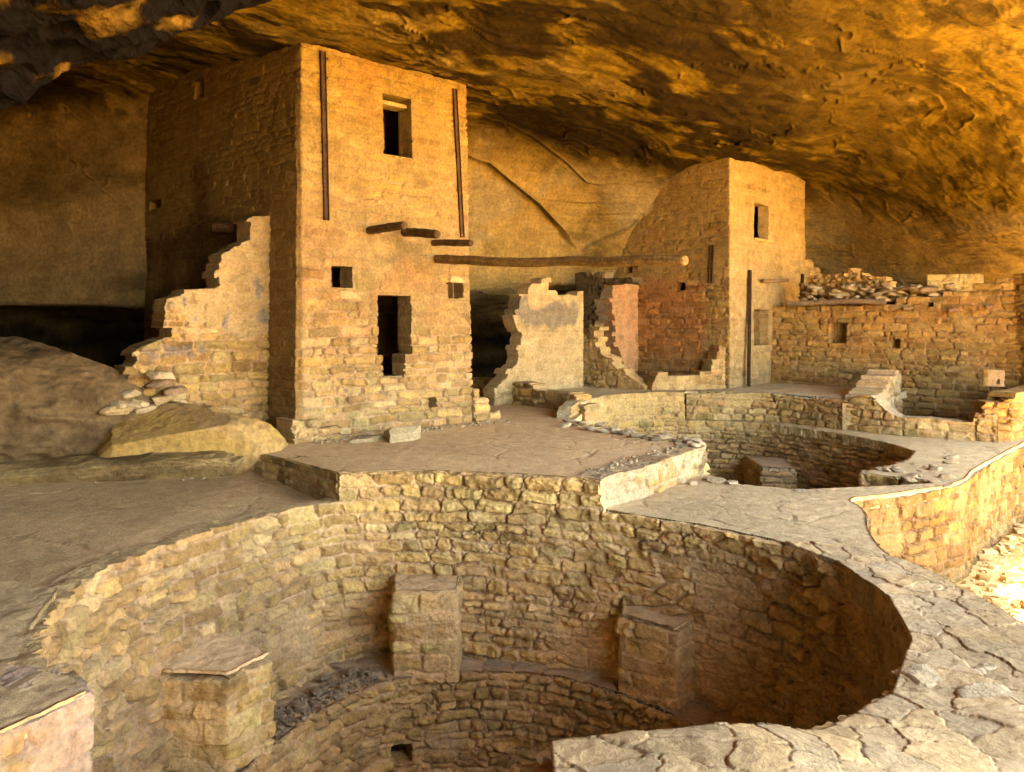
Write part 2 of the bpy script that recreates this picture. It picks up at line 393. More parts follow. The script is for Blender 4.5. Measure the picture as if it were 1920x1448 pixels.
def rock(name, c, r, rot=0, seed=1, n=60, amp=.18, box=.6, col=(.4, .28, .15), parent=None, freq=1.2, colfun=None, strat=0.0, m=None, tilt=0, planes=11):
    """boulder: a superellipsoid broken up by noise"""
    th = np.linspace(-math.pi/2, math.pi/2, n); ph = np.linspace(0, 2*math.pi, 2*n+1)[:-1]
    T, Pp = np.meshgrid(th, ph, indexing='ij')
    sg = lambda a_, e_: np.sign(a_)*np.abs(a_)**e_
    D = np.stack([sg(np.cos(T), box)*sg(np.cos(Pp), box), sg(np.cos(T), box)*sg(np.sin(Pp), box), sg(np.sin(T), box)], -1)
    q = D*np.array(r)
    f_ = freq/max(r)
    nn = fbm(q[..., 0]*f_+seed*7, q[..., 1]*f_, q[..., 2]*f_*(1+strat), 5)+.5*fbm(q[..., 0]*f_*2+seed, q[..., 1]*f_*2, q[..., 2]*f_*2*(1+3*strat), 4, ridged=True)
    q = q*(1+amp*nn)[..., None]
    rp_ = random.Random(seed*13+1); R_ = np.array(r)
    for _ in range(planes):
        n_ = np.array((rp_.gauss(0, 1), rp_.gauss(0, 1), rp_.gauss(0, .9))); n_ /= np.linalg.norm(n_)
        nn_ = n_/R_; nn_ /= np.linalg.norm(nn_); sup = np.sqrt(((nn_*R_)**2).sum())
        dd_ = (q*nn_).sum(-1)-sup*rp_.uniform(.70, .95)
        q = q-nn_*(np.maximum(dd_, 0)*.93)[..., None]
    q = q+.02*max(r)*fbm(q[..., 0]*f_*9, q[..., 1]*f_*9, q[..., 2]*f_*9, 3)[..., None]*D*np.minimum(R_/max(r), 1)
    q[0] = q[0].mean(0); q[-1] = q[-1].mean(0)
    ct, st_ = math.cos(tilt), math.sin(tilt); x, z = q[..., 0]*ct-q[..., 2]*st_, q[..., 0]*st_+q[..., 2]*ct
    q = np.stack([x, q[..., 1], z], -1)
    cr, sr = math.cos(rot), math.sin(rot); x, y = q[..., 0]*cr-q[..., 1]*sr, q[..., 0]*sr+q[..., 1]*cr
    V = np.stack([x, y, q[..., 2]], -1)+np.array(c)
    cl = np.array(col)*(1+.3*fbm(V[..., 0]*2, V[..., 1]*2, V[..., 2]*6+seed, 4))[..., None]
    if colfun is not None: cl = colfun(V, cl)
    idx = np.arange(T.size).reshape(T.shape); i2 = np.roll(idx, -1, axis=1)
    Q = np.stack([idx[:-1], i2[:-1], i2[1:], idx[1:]], -1)
    return build(name, V, Q, np.clip(cl.reshape(-1, 3), .01, .8), m or (M_ROCK if n > 100 else M_MAS), parent)

def pole(name, p0, p1, r, parent, col=(.14, .085, .045), seed=1, sag=0.0, m=None, taper=.9, n=28, knots=3):
    p0 = np.array(p0, float); p1 = np.array(p1, float); L = np.linalg.norm(p1-p0); d = (p1-p0)/L
    up = np.array((0, 0, 1.)) if abs(d[2]) < .9 else np.array((0, 1., 0)); s_ = np.cross(d, up); s_ /= np.linalg.norm(s_); t_ = np.cross(s_, d)
    nl = max(8, int(L/.025)); rg = random.Random(seed)
    tt = np.linspace(0, 1, nl); an = np.linspace(0, 2*math.pi, n+1)[:-1]; T, A = np.meshgrid(tt, an, indexing='ij')
    R = r*(1-(1-taper)*T)*(1+.10*fbm(T*L*5+seed, np.cos(A)*.8, np.sin(A)*.8, 3)+.05*fbm(T*L*3, np.cos(A)*4, np.sin(A)*4, 3))
    for k in range(knots):
        k0 = rg.random(); R = R*(1+.18*np.exp(-((T-k0)*L/.04)**2)*(.5+.5*np.cos(A-rg.random()*6)))
    end = np.minimum(T, 1-T)*L; R = R*np.clip(.8+end/.03*.2, 0, 1)
    off = (fbm(tt*L*.7+seed, tt*0+1, tt*0, 2)*r*.9)[:, None]*s_+(fbm(tt*L*.7+seed, tt*0+9, tt*0, 2)*r*.9-sag*4*tt*(1-tt))[:, None]*t_
    ctr = p0+d*(tt*L)[:, None]+off
    V = ctr[:, None]+R[..., None]*(np.cos(A)[..., None]*s_+np.sin(A)[..., None]*t_)
    idx = np.arange(T.size).reshape(T.shape); i2 = np.roll(idx, -1, axis=1)
    Q = np.stack([idx[:-1], i2[:-1], i2[1:], idx[1:]], -1).reshape(-1, 4)
    V = V.reshape(-1, 3); c = np.array(col)*(1+.5*fbm(T*L*2, np.cos(A)*6, np.sin(A)*6+seed, 3))[..., None]; c = c.reshape(-1, 3)
    e0 = len(V); V = np.concatenate([V, [ctr[0]-d*.004, ctr[-1]+d*.004]]); c = np.concatenate([c, [np.array(col)*.5]*2])
    c2 = [(e0, idx[0, (k+1) % n], idx[0, k], idx[0, k]) for k in range(n)]
    # end caps as quads over pairs of sectors
    caps = [(e0, idx[0, (k+2) % n], idx[0, k+1], idx[0, k]) for k in range(0, n, 2)]+[(e0+1, idx[-1, k], idx[-1, k+1], idx[-1, (k+2) % n]) for k in range(0, n, 2)]
    return build(name, V, np.concatenate([Q, np.array(caps)]), c, m or M_WOOD, parent)

def bar(name, p0, p1, wd, dp, parent, nrm, col, m=M_RUST, seed=1):
    """flat iron channel: a web with two flanges, slightly corroded"""
    p0 = np.array(p0, float); p1 = np.array(p1, float); d = p1-p0; L = np.linalg.norm(d); d /= L
    n_ = np.array((nrm[0], nrm[1], 0.)); s_ = np.cross(d, n_); s_ /= np.linalg.norm(s_)
    prof = [(-.5, 0), (-.5, 1), (-.38, 1), (-.38, .55), (.38, .55), (.38, 1), (.5, 1), (.5, 0)]
    nl = max(6, int(L/.04)); tt = np.linspace(0, L, nl); V = []
    for t in tt:
        for (a_, b_) in prof:
            p = p0+d*t+s_*a_*wd+n_*b_*dp; V.append(p)
    V = np.array(V); V += np.stack([fbm(V[:, 0]*12, V[:, 1]*12, V[:, 2]*12+k, 3) for k in (0, 9, 20)], -1)*.004
    k = len(prof); Q = [(i*k+j, i*k+(j+1) % k, (i+1)*k+(j+1) % k, (i+1)*k+j) for i in range(nl-1) for j in range(k)]
    for b_ in (0, (nl-1)*k): Q += [(b_, b_+1, b_+2, b_+3), (b_, b_+3, b_+4, b_+7), (b_+4, b_+5, b_+6, b_+7)]
    c = np.array(col)*(1+.5*fbm(V[:, 0]*9, V[:, 1]*9, V[:, 2]*6, 4))[:, None]
    return build(name, V, np.array(Q), c, m, parent, False)

# ================================================================== SETTING: the sandstone alcove
def th(px): return math.degrees(math.atan((px-CX)/F))
ROWS = [   # (angle, isY, rows of (distance, height)): overhead -> junction -> back wall -> undercut -> floor
 (-215, 0, [(.3,4.4),(3,4.3),(5,4.2),(7,3.9),(8,3.2),(8.5,2),(8.7,.3),(8.8,-.5),(8.8,-6.5)]),  # rows behind the camera: unseen wall added to keep light off left-facing sides
 (-180, 0, [(.3,4.4),(3,4.3),(5,4.2),(7,3.9),(8,3.2),(8.5,2),(8.7,.3),(8.8,-.5),(8.8,-6.5)]),
 (-150, 0, [(.3,4.4),(3,4.3),(5,4.2),(7,3.9),(8.5,3.2),(9,2),(9.2,.3),(9.3,-.5),(9.3,-6.5)]),
 (-90, 0, [(.3,4.4),(3,4.2),(5.5,4.2),(8,4),(10,3.6),(11,2),(11.2,.3),(11.6,-.5),(11.6,-6.5)]),
 (-55, 0, [(.3,4.4),(5,4.2),(9,4.2),(12,4.3),(14,4.2),(14.8,2),(15,.3),(17,.1),(17,-6.5)]),
 (th(-60), 1, [(.3,4.4),(5,4.2),(10,4.1),(13,4.3),(16.3,4.45),(16.6,2.2),(16.5,.34),(18,.0),(19,-6.5)]),
 (th(140), 1, [(.3,4.4),(5,4.2),(10,4.1),(12.7,4.2),(16.0,4.35),(16.3,2.2),(16.2,.33),(18,.0),(19,-6.5)]),
 (th(285), 1, [(.3,4.4),(5,4.2),(10,4.1),(12.5,4.15),(15.8,4.3),(16,2.2),(15.95,.3),(17.6,.0),(18.5,-6.5)]),
 (th(560), 1, [(.3,4.4),(5,4.2),(10,4.05),(12,4.02),(15,4.1),(17,3),(17.3,.5),(18,0),(18,-6.5)]),
 (th(880), 1, [(.3,4.4),(5,4.2),(10,4.0),(14,4.0),(17,4.17),(18.5,2.39),(18.8,.72),(21,-.35),(22,-6.5)]),
 (th(985), 1, [(.3,4.4),(5,4.2),(10,3.95),(14.5,4.0),(17.8,4.05),(19.3,2.4),(19.7,.8),(21.5,-.2),(22,-6.5)]),
 (th(1040), 1, [(.3,4.4),(5,4.2),(10,3.95),(14.7,3.97),(18.2,3.92),(19.8,2.4),(20.2,.9),(21.6,.2),(21.6,-6.5)]),
 (th(1100), 1, [(.3,4.4),(5,4.2),(10,3.95),(15,3.95),(18.5,3.8),(20.3,2.36),(20.8,1.0),(21.4,0),(21.4,-6.5)]),
 (th(1190), 1, [(.3,4.4),(5,4.2),(10,3.95),(15.3,3.85),(18.9,3.66),(20.1,2.3),(20.6,1.1),(21.8,0),(21.9,-6.5)]),
 (th(1270), 1, [(.3,4.4),(5,4.2),(10,3.95),(15.5,3.75),(19.3,3.5),(20.7,2.2),(21.3,1),(22,0),(22,-6.5)]),
 (th(1500), 1, [(.3,4.4),(5,4.2),(10,3.95),(16,3.65),(22,3.55),(24,2.0),(24.5,1.2),(25,0),(25,-6.5)]),
 (th(1700), 1, [(.3,4.4),(5,4.2),(10.3,3.98),(15,3.87),(20,2.84),(22,1.7),(22.5,1.1),(23,0),(23,-6.5)]),
 (th(1920), 1, [(.3,4.4),(5,4.3),(10.3,3.98),(13.5,3.48),(16.8,2.35),(19,1.5),(20,1.0),(23,.4),(24,-6.5)]),
 (th(2400), 1, [(.3,4.4),(5,4.4),(9.5,4.1),(11.5,3.4),(13.5,2.4),(15.3,1.6),(16.6,1.0),(18.5,0),(19,-6.5)]),
 (th(3200), 1, [(.3,4.4),(5,4.5),(8,4.4),(9.5,3.8),(11.5,2.8),(12.5,1.5),(13,.8),(14,-.5),(14,-6.5)]),
 (70, 0, [(.3,4.4),(6,4.6),(12,4.6),(15,4.2),(19,3.4),(21,2),(22,.5),(23,-.5),(23,-6)]),
 (110, 0, [(.3,4.4),(4,4.6),(8,4.8),(12,4.8),(15,4.8),(18,5),(20,5),(21,5),(22,5)]),
 (145, 0, [(.3,4.4),(3,4.3),(5,4.2),(7,3.9),(8,3.2),(8.5,2),(8.7,.3),(8.8,-.5),(8.8,-6.5)])]
ang = np.array([r_[0] for r_ in ROWS]); NR = 9
net = np.zeros((len(ROWS), NR, 3))
for i, (an_, isY, pts) in enumerate(ROWS):
    t = math.radians(an_)
    for j, (dd, z) in enumerate(pts):
        rr_ = dd/math.cos(t) if isY else dd
        net[i, j] = (rr_*math.sin(t), rr_*math.cos(t), z)
def interp_rows(net, ang, tq):       # monotone-ish Catmull-Rom over irregular angles, axis 0
    i = np.clip(np.searchsorted(ang, tq)-1, 0, len(ang)-2); t = ((tq-ang[i])/(ang[i+1]-ang[i]))[:, None, None]
    p0 = net[np.maximum(i-1, 0)]; p1 = net[i]; p2 = net[i+1]; p3 = net[np.minimum(i+2, len(ang)-1)]
    d1 = ang[i+1]-ang[i]; d0 = np.maximum(ang[i]-ang[np.maximum(i-1, 0)], 1e-3); d2 = np.maximum(ang[np.minimum(i+2, len(ang)-1)]-ang[i+1], 1e-3)
    m1 = (p2-p0)/((d0+d1)/d1)[:, None, None]; m2 = (p3-p1)/((d1+d2)/d1)[:, None, None]
    return (2*t**3-3*t**2+1)*p1+(t**3-2*t**2+t)*m1+(-2*t**3+3*t**2)*p2+(t**3-t**2)*m2
def interp_cols(net, vq):
    n = net.shape[1]; j = np.clip(np.floor(vq).astype(int), 0, n-2); t = (vq-j)[None, :, None]
    p0 = net[:, np.maximum(j-1, 0)]; p1 = net[:, j]; p2 = net[:, j+1]; p3 = net[:, np.minimum(j+2, n-1)]
    s_ = .35
    return (2*t**3-3*t**2+1)*p1+(t**3-2*t**2+t)*s_*(p2-p0)+(-2*t**3+3*t**2)*p2+(t**3-t**2)*s_*(p3-p1)
def grid_normals(P):
    du = np.gradient(P, axis=0); dv = np.gradient(P, axis=1); n = np.cross(du, dv)
    return n/np.maximum(np.linalg.norm(n, axis=-1), 1e-9)[..., None]
def gridquads(sh, M=None):
    idx = np.arange(sh[0]*sh[1]).reshape(sh); q = np.stack([idx[:-1, :-1], idx[1:, :-1], idx[1:, 1:], idx[:-1, 1:]], -1)
    return q[M] if M is not None else q.reshape(-1, 4)

ta = np.concatenate([np.arange(-215, -40, 1.2), np.arange(-40, 36, .065), np.arange(36, 145.1, 1.0)])
va = np.concatenate([np.arange(0, 1.9, .15), np.arange(1.9, 3, .008), np.arange(3, 6, .0072), np.arange(6, 8.001, .03)])
P = interp_cols(interp_rows(net, ang, ta), va)
N = grid_normals(P)
x, y, z = P[..., 0], P[..., 1], P[..., 2]
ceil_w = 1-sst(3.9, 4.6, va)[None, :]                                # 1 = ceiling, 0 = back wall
slab = (sst(-34, -30, ta)*(1-sst(-23.6, -22.6, ta)))[:, None]*(1-ceil_w)  # smooth slab far left
right = sst(14, 24, ta)[:, None]
rough_ = (.35+.65*ceil_w)*(1-.75*slab)
p_ = (.73*x+.69*y); q_ = (-.69*x+.73*y)          # along and across the roof's grain
big = fbm(x*.4, y*.4, z*.6, 3)
wq = .5*fbm(x*.5, y*.5, z*.5+7, 3)
rid = fbm(p_*.5, (q_+wq)*1.3, z*1.6, 5, ridged=True)
lay = fbm(p_*.22+4, (q_+wq)*.5, z*.5, 3)*5; stp = lay-np.floor(lay); terr = (np.floor(lay)+sst(.68, 1, stp))/5
lay2 = fbm(p_*.7+14, (q_+wq)*1.4, z*1.0, 3)*6; stp2 = lay2-np.floor(lay2); terr2 = (np.floor(lay2)+sst(.65, 1, stp2))/6
fine = fbm(x*3.5, y*3.5, z*7, 5)
lay3 = fbm(p_*1.6+24, (q_+wq)*3.0, z*2, 3)*6; st3 = lay3-np.floor(lay3); flk = (np.floor(lay3)+sst(.6, 1, st3))/2
ck_ = np.abs(fbm(p_*.5+3, (q_+wq)*1.1, z, 4)); crk = (1-sst(0, .035, ck_))*sst(-.1, .2, fbm(x*.6, y*.6, z*.6+50, 3))
d = rough_*(.09*big+.15*terr+.05*terr2+.015*rid+.012*fine+.014*flk-.05*crk)+.009*fbm(x*9, y*9, z*16, 3)
# bedding lines on the back walls
d = d-slab*.05*(1-sst(0, .022, np.abs(fbm(x*.45+3, y*.45, z*1.2+.4*x, 4))))*sst(-.1, .15, fbm(x*.6, y, z*.6+9, 3))+slab*.05*fbm(x*.7, y*.7, z*2.2, 4)
d = d+(1-ceil_w)*(1-slab*.5)*.035*fbm(x*.6, y*.6, z*7+.6*fbm(x*.7, y*.7, z, 3), 4, ridged=True)
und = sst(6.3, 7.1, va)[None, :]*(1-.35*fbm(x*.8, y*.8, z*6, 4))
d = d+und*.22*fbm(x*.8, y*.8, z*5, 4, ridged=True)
PD = P+N*(d*np.where(np.abs(ta) > 60, 1.6, 1)[:, None])[..., None]
# curved exfoliation cracks between the two towers: the sheet below each crack stands proud
def crackline(pts):
    pts = np.array(pts); sx = CX+F*P[..., 0]/np.maximum(P[..., 1], .1); sy = HY-F*P[..., 2]/np.maximum(P[..., 1], .1)
    return sy-np.interp(sx, pts[:, 0], pts[:, 1]), sst(pts[0, 0], pts[0, 0]+25, sx)*(1-sst(pts[-1, 0]-25, pts[-1, 0], sx))
for pts, amt in (([(870, 288), (915, 302), (960, 340), (1010, 380), (1050, 425), (1085, 470)], .16), ([(1085, 470), (1120, 455), (1180, 430), (1240, 372), (1272, 330)], .10),
                 ([(880, 225), (960, 232), (1010, 262), (1060, 300), (1100, 340), (1140, 345)], .05)):
    dd, m_ = crackline(pts); k = m_*(P[..., 1] > 15)
    PD = PD-N*(k*amt*(sst(0, 5, dd)*(1-sst(20, 110, dd))-.8*np.exp(-(dd/3.5)**2)*1.0))[..., None]*np.sign(N[..., 1:2])*-1
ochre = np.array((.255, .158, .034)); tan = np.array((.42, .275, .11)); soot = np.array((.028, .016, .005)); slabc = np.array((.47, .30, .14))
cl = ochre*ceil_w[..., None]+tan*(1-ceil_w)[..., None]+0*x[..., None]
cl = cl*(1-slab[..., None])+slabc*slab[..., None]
cl = cl*(1+.20*fbm(x*.8, y*.8, z*.8, 4)+.16*fbm(x*4, y*4, z*8, 4))[..., None]
pale = sst(.12, .5, fbm(x*.6+30, y*.6, z*1.2, 4))
cl = cl*(1-.45*pale[..., None])+np.array((.40, .28, .11))*.45*pale[..., None]
sm_ = fbm(p_*.22+8, (q_+wq)*.5+3, z*.4, 5)+.5*fbm(p_*1.2, q_*2.4, z*3, 5)
soot_shade = .90*sst(.02, .20, sm_+.04)*ceil_w*(1-.35*right)
soot_shade = np.maximum(soot_shade, sst(.45, .8, fbm(x*2.4, y*5, z*6, 4)+.4*fine)*.7*ceil_w)
soot_shade = np.maximum(soot_shade, .55*(1-slab)*(1-ceil_w)*sst(.2, .55, fbm(x*1.1, y*1.1, z*1.4+5, 5)))
soot_shade = np.maximum(soot_shade, und*.93)  # shade of the undercut painted in as near-black
soot_shade = np.maximum(soot_shade, .5*slab*sst(.05, .5, fbm(x*.5, y*.5, z*1.5+3, 5)))
gb = sst(.12, .22, fbm(x*.7+60, y*.7, z*1.1, 6))*(1-ceil_w)*(1-slab)*.6
cl = cl*(1-gb[..., None])+np.array((.34, .27, .17))*gb[..., None]
spot = sst(.24, .29, fbm(p_*1.1+40, q_*3.4, z*3, 6)+.3*sm_)*.85*ceil_w*(1-.3*right)
soot_shade = np.maximum(soot_shade, spot)
crv = sst(.05, .35, -fbm(p_*2.2, q_*5, z*7, 5))*.55*ceil_w
cl = cl*(1-crv[..., None])
cl = cl*(1-soot_shade[..., None])+soot*soot_shade[..., None]
drip = PD[..., 0] > 3.6+.68*np.maximum(PD[..., 1], -3)+1.9*(1-sst(3, 9, PD[..., 1]))+.8*fbm(PD[..., 0]*.4, PD[..., 1]*.4, PD[..., 2]*0, 3)  # roof edge out of view, shaped to admit light and place the sunlit strip
M = ~(drip[:-1, :-1])
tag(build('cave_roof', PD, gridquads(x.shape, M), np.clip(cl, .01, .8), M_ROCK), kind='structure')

# the dark low lip of rock at upper left
sil = [(-1500, 900), (-900, 700), (-500, 480), (-200, 330), (0, 208), (60, 180), (110, 150), (200, 108), (280, 92), (350, 62), (420, 34), (520, -20), (700, -120), (900, -230)]
YS = 8.0; lip = np.zeros((len(sil), 8, 3))
for i, (px, py) in enumerate(sil):
    ys = YS-.0*i
    lip[i, 0] = np.array(W(px, py, ys+1.6))+np.array((0, 0, 2.6)); lip[i, 1] = np.array(W(px, py, ys+.5))+np.array((0, 0, .9))
    lip[i, 2] = W(px, py, ys); lip[i, 3] = np.array(W(px, py, ys))+np.array((0, -.8, -.0)); lip[i, 4] = np.array(W(px, py, ys))+np.array((0, -2.0, .15))
    lip[i, 5] = np.array(W(px, py, ys))+np.array((0, -3.6, .5)); lip[i, 6] = np.array(W(px, py, ys))+np.array((0, -5.5, 1.1)); lip[i, 7] = np.array(W(px, py, ys))+np.array((-.5, -8, 2.4))
lip[:, 3:, 2] += 0
uq = np.linspace(0, len(sil)-1.001, 760); vq = np.linspace(0, 7, 420)
Lp = interp_cols(interp_rows(lip, np.arange(len(sil)).astype(float), uq), vq); Nl = grid_normals(Lp)
x, y, z = Lp[..., 0], Lp[..., 1], Lp[..., 2]
f1, ed, cu, cv, cid = voro((x*1.5+y*.5)*1.6+.5*fbm(x*2, y*2, z*2, 3), (y*1.5-x*.3)*2.4+.5*fbm(x*2+9, y*2, z*2, 3), 4)
pit = (1-sst(0, .75, f1))*(hsh(cid, 2) > .35)
d = .12*fbm(x*.8, y*.8, z*.8, 4)+.06*fbm(x*2.5, y*2.5, z*3, 5, ridged=True)-.12*pit+.03*fbm(x*7, y*7, z*7, 4)
if Nl[380, 200, 2] > 0: Nl = -Nl
Lp = Lp+Nl*(d)[..., None]
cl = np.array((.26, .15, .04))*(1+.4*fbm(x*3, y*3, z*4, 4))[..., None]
sm_ = .985*sst(-.62, -.22, fbm(x*2.2, y*2.2, z*2.6, 5)+.3*fbm(x*4, y*4, z*4, 4)-.05*(x+3.5))  # gaps in the black leave tan flecks, glints put into the colour
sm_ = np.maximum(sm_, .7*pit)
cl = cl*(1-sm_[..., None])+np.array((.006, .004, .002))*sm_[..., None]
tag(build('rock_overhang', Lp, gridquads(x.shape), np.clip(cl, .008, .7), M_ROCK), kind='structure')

# ground: one sheet to the horizon, a sunlit bench outside the walls, falling to the canyon
def outside(X, Y):      # distance to the open (right/front) side of the outer walls
    return (X-np.interp(Y, [0, 9.2, 9.7, 10.75, 11.75, 13.7, 16, 22, 40], [3.5, 3.8, 4.2, 5.8, 6.6, 8.35, 10.5, 16, 34]))*.75
def gz(X, Y):
    o_ = outside(X, Y)
    z = -3.40-2.4*(1-sst(-.7, -.15, o_))-.04*np.clip(o_, 0, 6)
    z = z-.35*np.clip(o_-9, 0, 90)*sst(9, 16, o_)
    return np.where(o_ > 60, np.minimum(z, -18), z)
g = np.concatenate([-np.geomspace(1500, 26, 26), np.arange(-24, 32, .22), np.geomspace(34, 1500, 26)])
X, Y = np.meshgrid(g, g); Z = gz(X, Y)+.15*fbm(X*.3, Y*.3, X*0, 4)
c_ = np.array((.52, .35, .15))*(1+.3*fbm(X*.2, Y*.2, X*0, 4))[..., None]
tag(build('ground', np.stack([X, Y, Z], -1), gridquads(X.shape), c_, M_EARTH), kind='structure')

# ================================================================== floors
CRT = [(-2.05, 3.84), (-2.3, 4.1), (-2.75, 4.7), (-3.08, 5.3), (-3.3, 6.05), (-3.30, 6.76), (-3.12, 7.5), (-2.85, 8.2), (-2.5, 8.95), (-1.98, 9.45), (-1.3, 9.6), (-.61, 9.55), (.2, 9.35), (.95, 9.08),
       (1.93, 8.45), (2.5, 7.8), (2.8, 7.1), (2.86, 6.2), (2.62, 5.4), (2.15, 4.65), (1.46, 3.96), (.83, 3.65), (.2, 3.5), (.14, 3.3), (.14, 2.2)]
CORN = [0, 1, 2]
k1 = Path(CRT, True)
rim = k1.frac(np.linspace(0, 1, 160))
ring_out = lambda P, o: [tuple(p) for p in P]
# left plaza of grey packed clay, tilting up a little to the left
def zleft(x, y): return -2.12+.10*sst(-2.2, -3.6, x)*1.2+.04*sst(-4, -8, x)
Lp1 = [tuple(p) for p in k1.frac(np.linspace(0, .40, 60)) if p[1] > 5.0 and p[0] < -1.99]
plz = [(-14, 3.0), (-3.2, 4.6)]+[(p[0]-.03, p[1]+.0) for p in Lp1]+[(-1.95, 9.62), (-2.1, 11.5), (-14, 11.9)]
lump = lambda X, Y, c: c*np.array((1, 1, 1.0))
tag(sheet('plaza', plz, zleft, res=.028, cell=1.5, crack=.018, col=(.50, .325, .17), dome=.0, depth=.12, nz=.007, seed=5, cellvar=.03, crackw=.015, crackmask=True, var=.25), kind='structure')
# upper platform before the tower
upp = [(-2.02, 9.50), (-1.3, 9.66), (-.61, 9.60), (.2, 9.40), (.95, 9.12), (1.75, 10.1), (2.62, 11.45), (1.85, 12.3), (1.3, 13.1), (.95, 13.9), (1.32, 15.5), (-.3, 18.6), (-1.5, 18.4), (-4.2, 12.6), (-3.2, 10.75), (-2.9, 10.5)]
tag(sheet('platform', upp, -1.75, res=.022, cell=.95, crack=.014, col=(.69, .46, .245), dome=.002, depth=.12, nz=.006, seed=11, cellvar=.035, crackw=.022, crackmask=True, warp=.5), kind='structure')
# right-hand walking surface between the two kivas
K2 = [(1.2, 15.4), (1.5, 16.0), (2.4, 17.0), (3.9, 17.3), (5.2, 16.75), (6.05, 15.4), (6.45, 14.1), (6.42, 13.2), (5.9, 12.35), (4.85, 11.4), (4.95, 11.25), (5.45, 10.85), (5.4, 10.65), (4.5, 10.42), (3.5, 10.22), (2.85, 10.6), (2.56, 11.1), (2.6, 11.45), (1.85, 12.3), (1.2, 13.1), (.92, 13.9), (1.0, 14.7)]
oc = [(3.52, 5.0), (3.46, 6.4), (3.38, 7.4), (3.55, 8.2), (3.88, 9.1), (3.99, 9.72), (4.6, 10.0), (5.80, 10.75), (6.6, 11.75), (8.35, 13.7), (10.5, 16.0)]
po_ = Path(oc, True); edge_ = [tuple(p_) for p_ in po_.at(np.linspace(po_.near(3.39, 7.3), po_.near(8.35, 13.7), 70))]
mid = [(.95, 9.15), (1.93, 8.52), (2.5, 7.9), (2.85, 7.2)]+edge_+[(9.3, 14.8), (8.4, 14.2), (7.9, 14.6), (6.6, 15.7), (5.4, 17.3), (4.8, 17.3),
       (5.2, 16.75), (6.05, 15.4), (6.45, 14.1), (6.42, 13.2), (5.9, 12.35), (4.85, 11.4), (4.95, 11.25), (5.45, 10.85), (5.4, 10.65), (4.5, 10.42), (3.5, 10.22), (2.85, 10.6), (2.62, 11.5), (1.75, 10.1)]
zmid = lambda x, y: -2.10+.02*sst(1.5, .9, x)
tag(sheet('walkway', mid, zmid, res=.022, cell=.8, crack=.014, col=(.50, .37, .21), dome=.002, depth=.16, nz=.010, seed=21, cellvar=.05, crackw=.03, crackmask=True, warp=.6), kind='structure')
# terrace floor behind the second kiva, room floor further right, kiva floors
tag(sheet('terrace', [(1.35, 15.5), (1.5, 16.1), (2.4, 17.15), (3.8, 17.65), (5.45, 17.25), (6.45, 16.1), (6.9, 15.6), (8.5, 17.8), (8.2, 20.5), (6, 22), (-3, 22.5), (-.9, 18.6)], -1.53, res=.045, col=(.54, .42, .25), depth=.15, nz=.03, seed=31), kind='structure')
tag(sheet('room_floor', [(6.6, 15.6), (8.1, 14.2), (9, 13.9), (14, 16), (12, 21), (7.9, 19.2), (8.2, 17.8)], -2.35, res=.07, col=(.38, .29, .18), depth=.15, nz=.03, seed=32), kind='structure')
tag(sheet('kiva_floor', [(-3.5, 1.5), (3, 1.5), (3.2, 10), (-3.6, 10)], -5.1, res=.06, col=(.34, .26, .17), depth=.1, seed=33), kind='structure')
tag(sheet('kiva_floor', [(.5, 10), (7, 9.8), (7.5, 18), (.5, 18)], -4.6, res=.08, col=(.34, .26, .17), depth=.1, seed=34), kind='structure')

# ================================================================== first kiva
kv = thing('kiva', (-.3, 6.3, -5.1), 'large round sunken stone chamber open at the foreground, with three masonry pillars showing', 'kiva', 'round sunken chambers')
uA = k1.near(-2.0, 9.44); uB = k1.near(.95, 9.08); uL = k1.near(-2.2, 4.0); uL2 = k1.near(-2.95, 5.0); uR = k1.near(2.15, 4.65); uE = k1.near(.2, 3.5)
def ztk(u):
    z = np.interp(u, [0, uL-.02, uL+.02, uL2, uL2+.3, k1.near(-3.3, 6.76), uA-.15, uA-.05, uA, uB, uB+.04, uR, uE, k1.L], [-1.66, -1.66, -1.86, -1.9, -1.98, -1.98, -2.07, -2.07, -1.76, -1.76, -2.11, -2.11, -1.83, -1.80])
    return z
CRB = [(p[0]*(.90 if p[0] < -1.95 and p[1] > 3.9 else 1.0), p[1]-(0.14 if p[0] < -2.2 and p[1] > 7 else 0)) for p in CRT]
def kcol(U, Z, c):
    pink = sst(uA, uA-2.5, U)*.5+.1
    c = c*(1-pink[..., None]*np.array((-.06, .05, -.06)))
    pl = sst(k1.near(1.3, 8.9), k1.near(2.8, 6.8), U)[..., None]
    lv = np.interp(U, [uA-1.5, uA, uB, uB+2.0, uB+4.5], [.84, 1.30, 1.45, 1.25, 1.0])[..., None]  # far wall brightened along its length, light level put into the colour
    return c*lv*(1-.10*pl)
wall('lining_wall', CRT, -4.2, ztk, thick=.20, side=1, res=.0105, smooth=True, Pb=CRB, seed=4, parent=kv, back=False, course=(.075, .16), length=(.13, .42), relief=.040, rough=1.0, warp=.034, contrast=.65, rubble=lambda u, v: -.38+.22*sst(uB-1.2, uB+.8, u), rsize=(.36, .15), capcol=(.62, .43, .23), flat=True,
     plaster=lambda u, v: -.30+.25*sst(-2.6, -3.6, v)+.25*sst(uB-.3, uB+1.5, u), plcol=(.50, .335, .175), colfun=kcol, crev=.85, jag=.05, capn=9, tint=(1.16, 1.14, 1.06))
BEN = [(-2.1, 4.4), (-2.35, 5.2), (-2.42, 6.2), (-2.32, 7.1), (-1.95, 8.1), (-1.4, 8.82), (-.65, 9.1), (.3, 9.05), (1.05, 8.65), (1.6, 8.1), (2.1, 7.3), (2.3, 6.4), (2.15, 5.4), (1.8, 4.7)]
bp_ = Path(BEN, True); un = bp_.near(-1.2, 8.92); 
zben = lambda x, y: -3.88+0*x
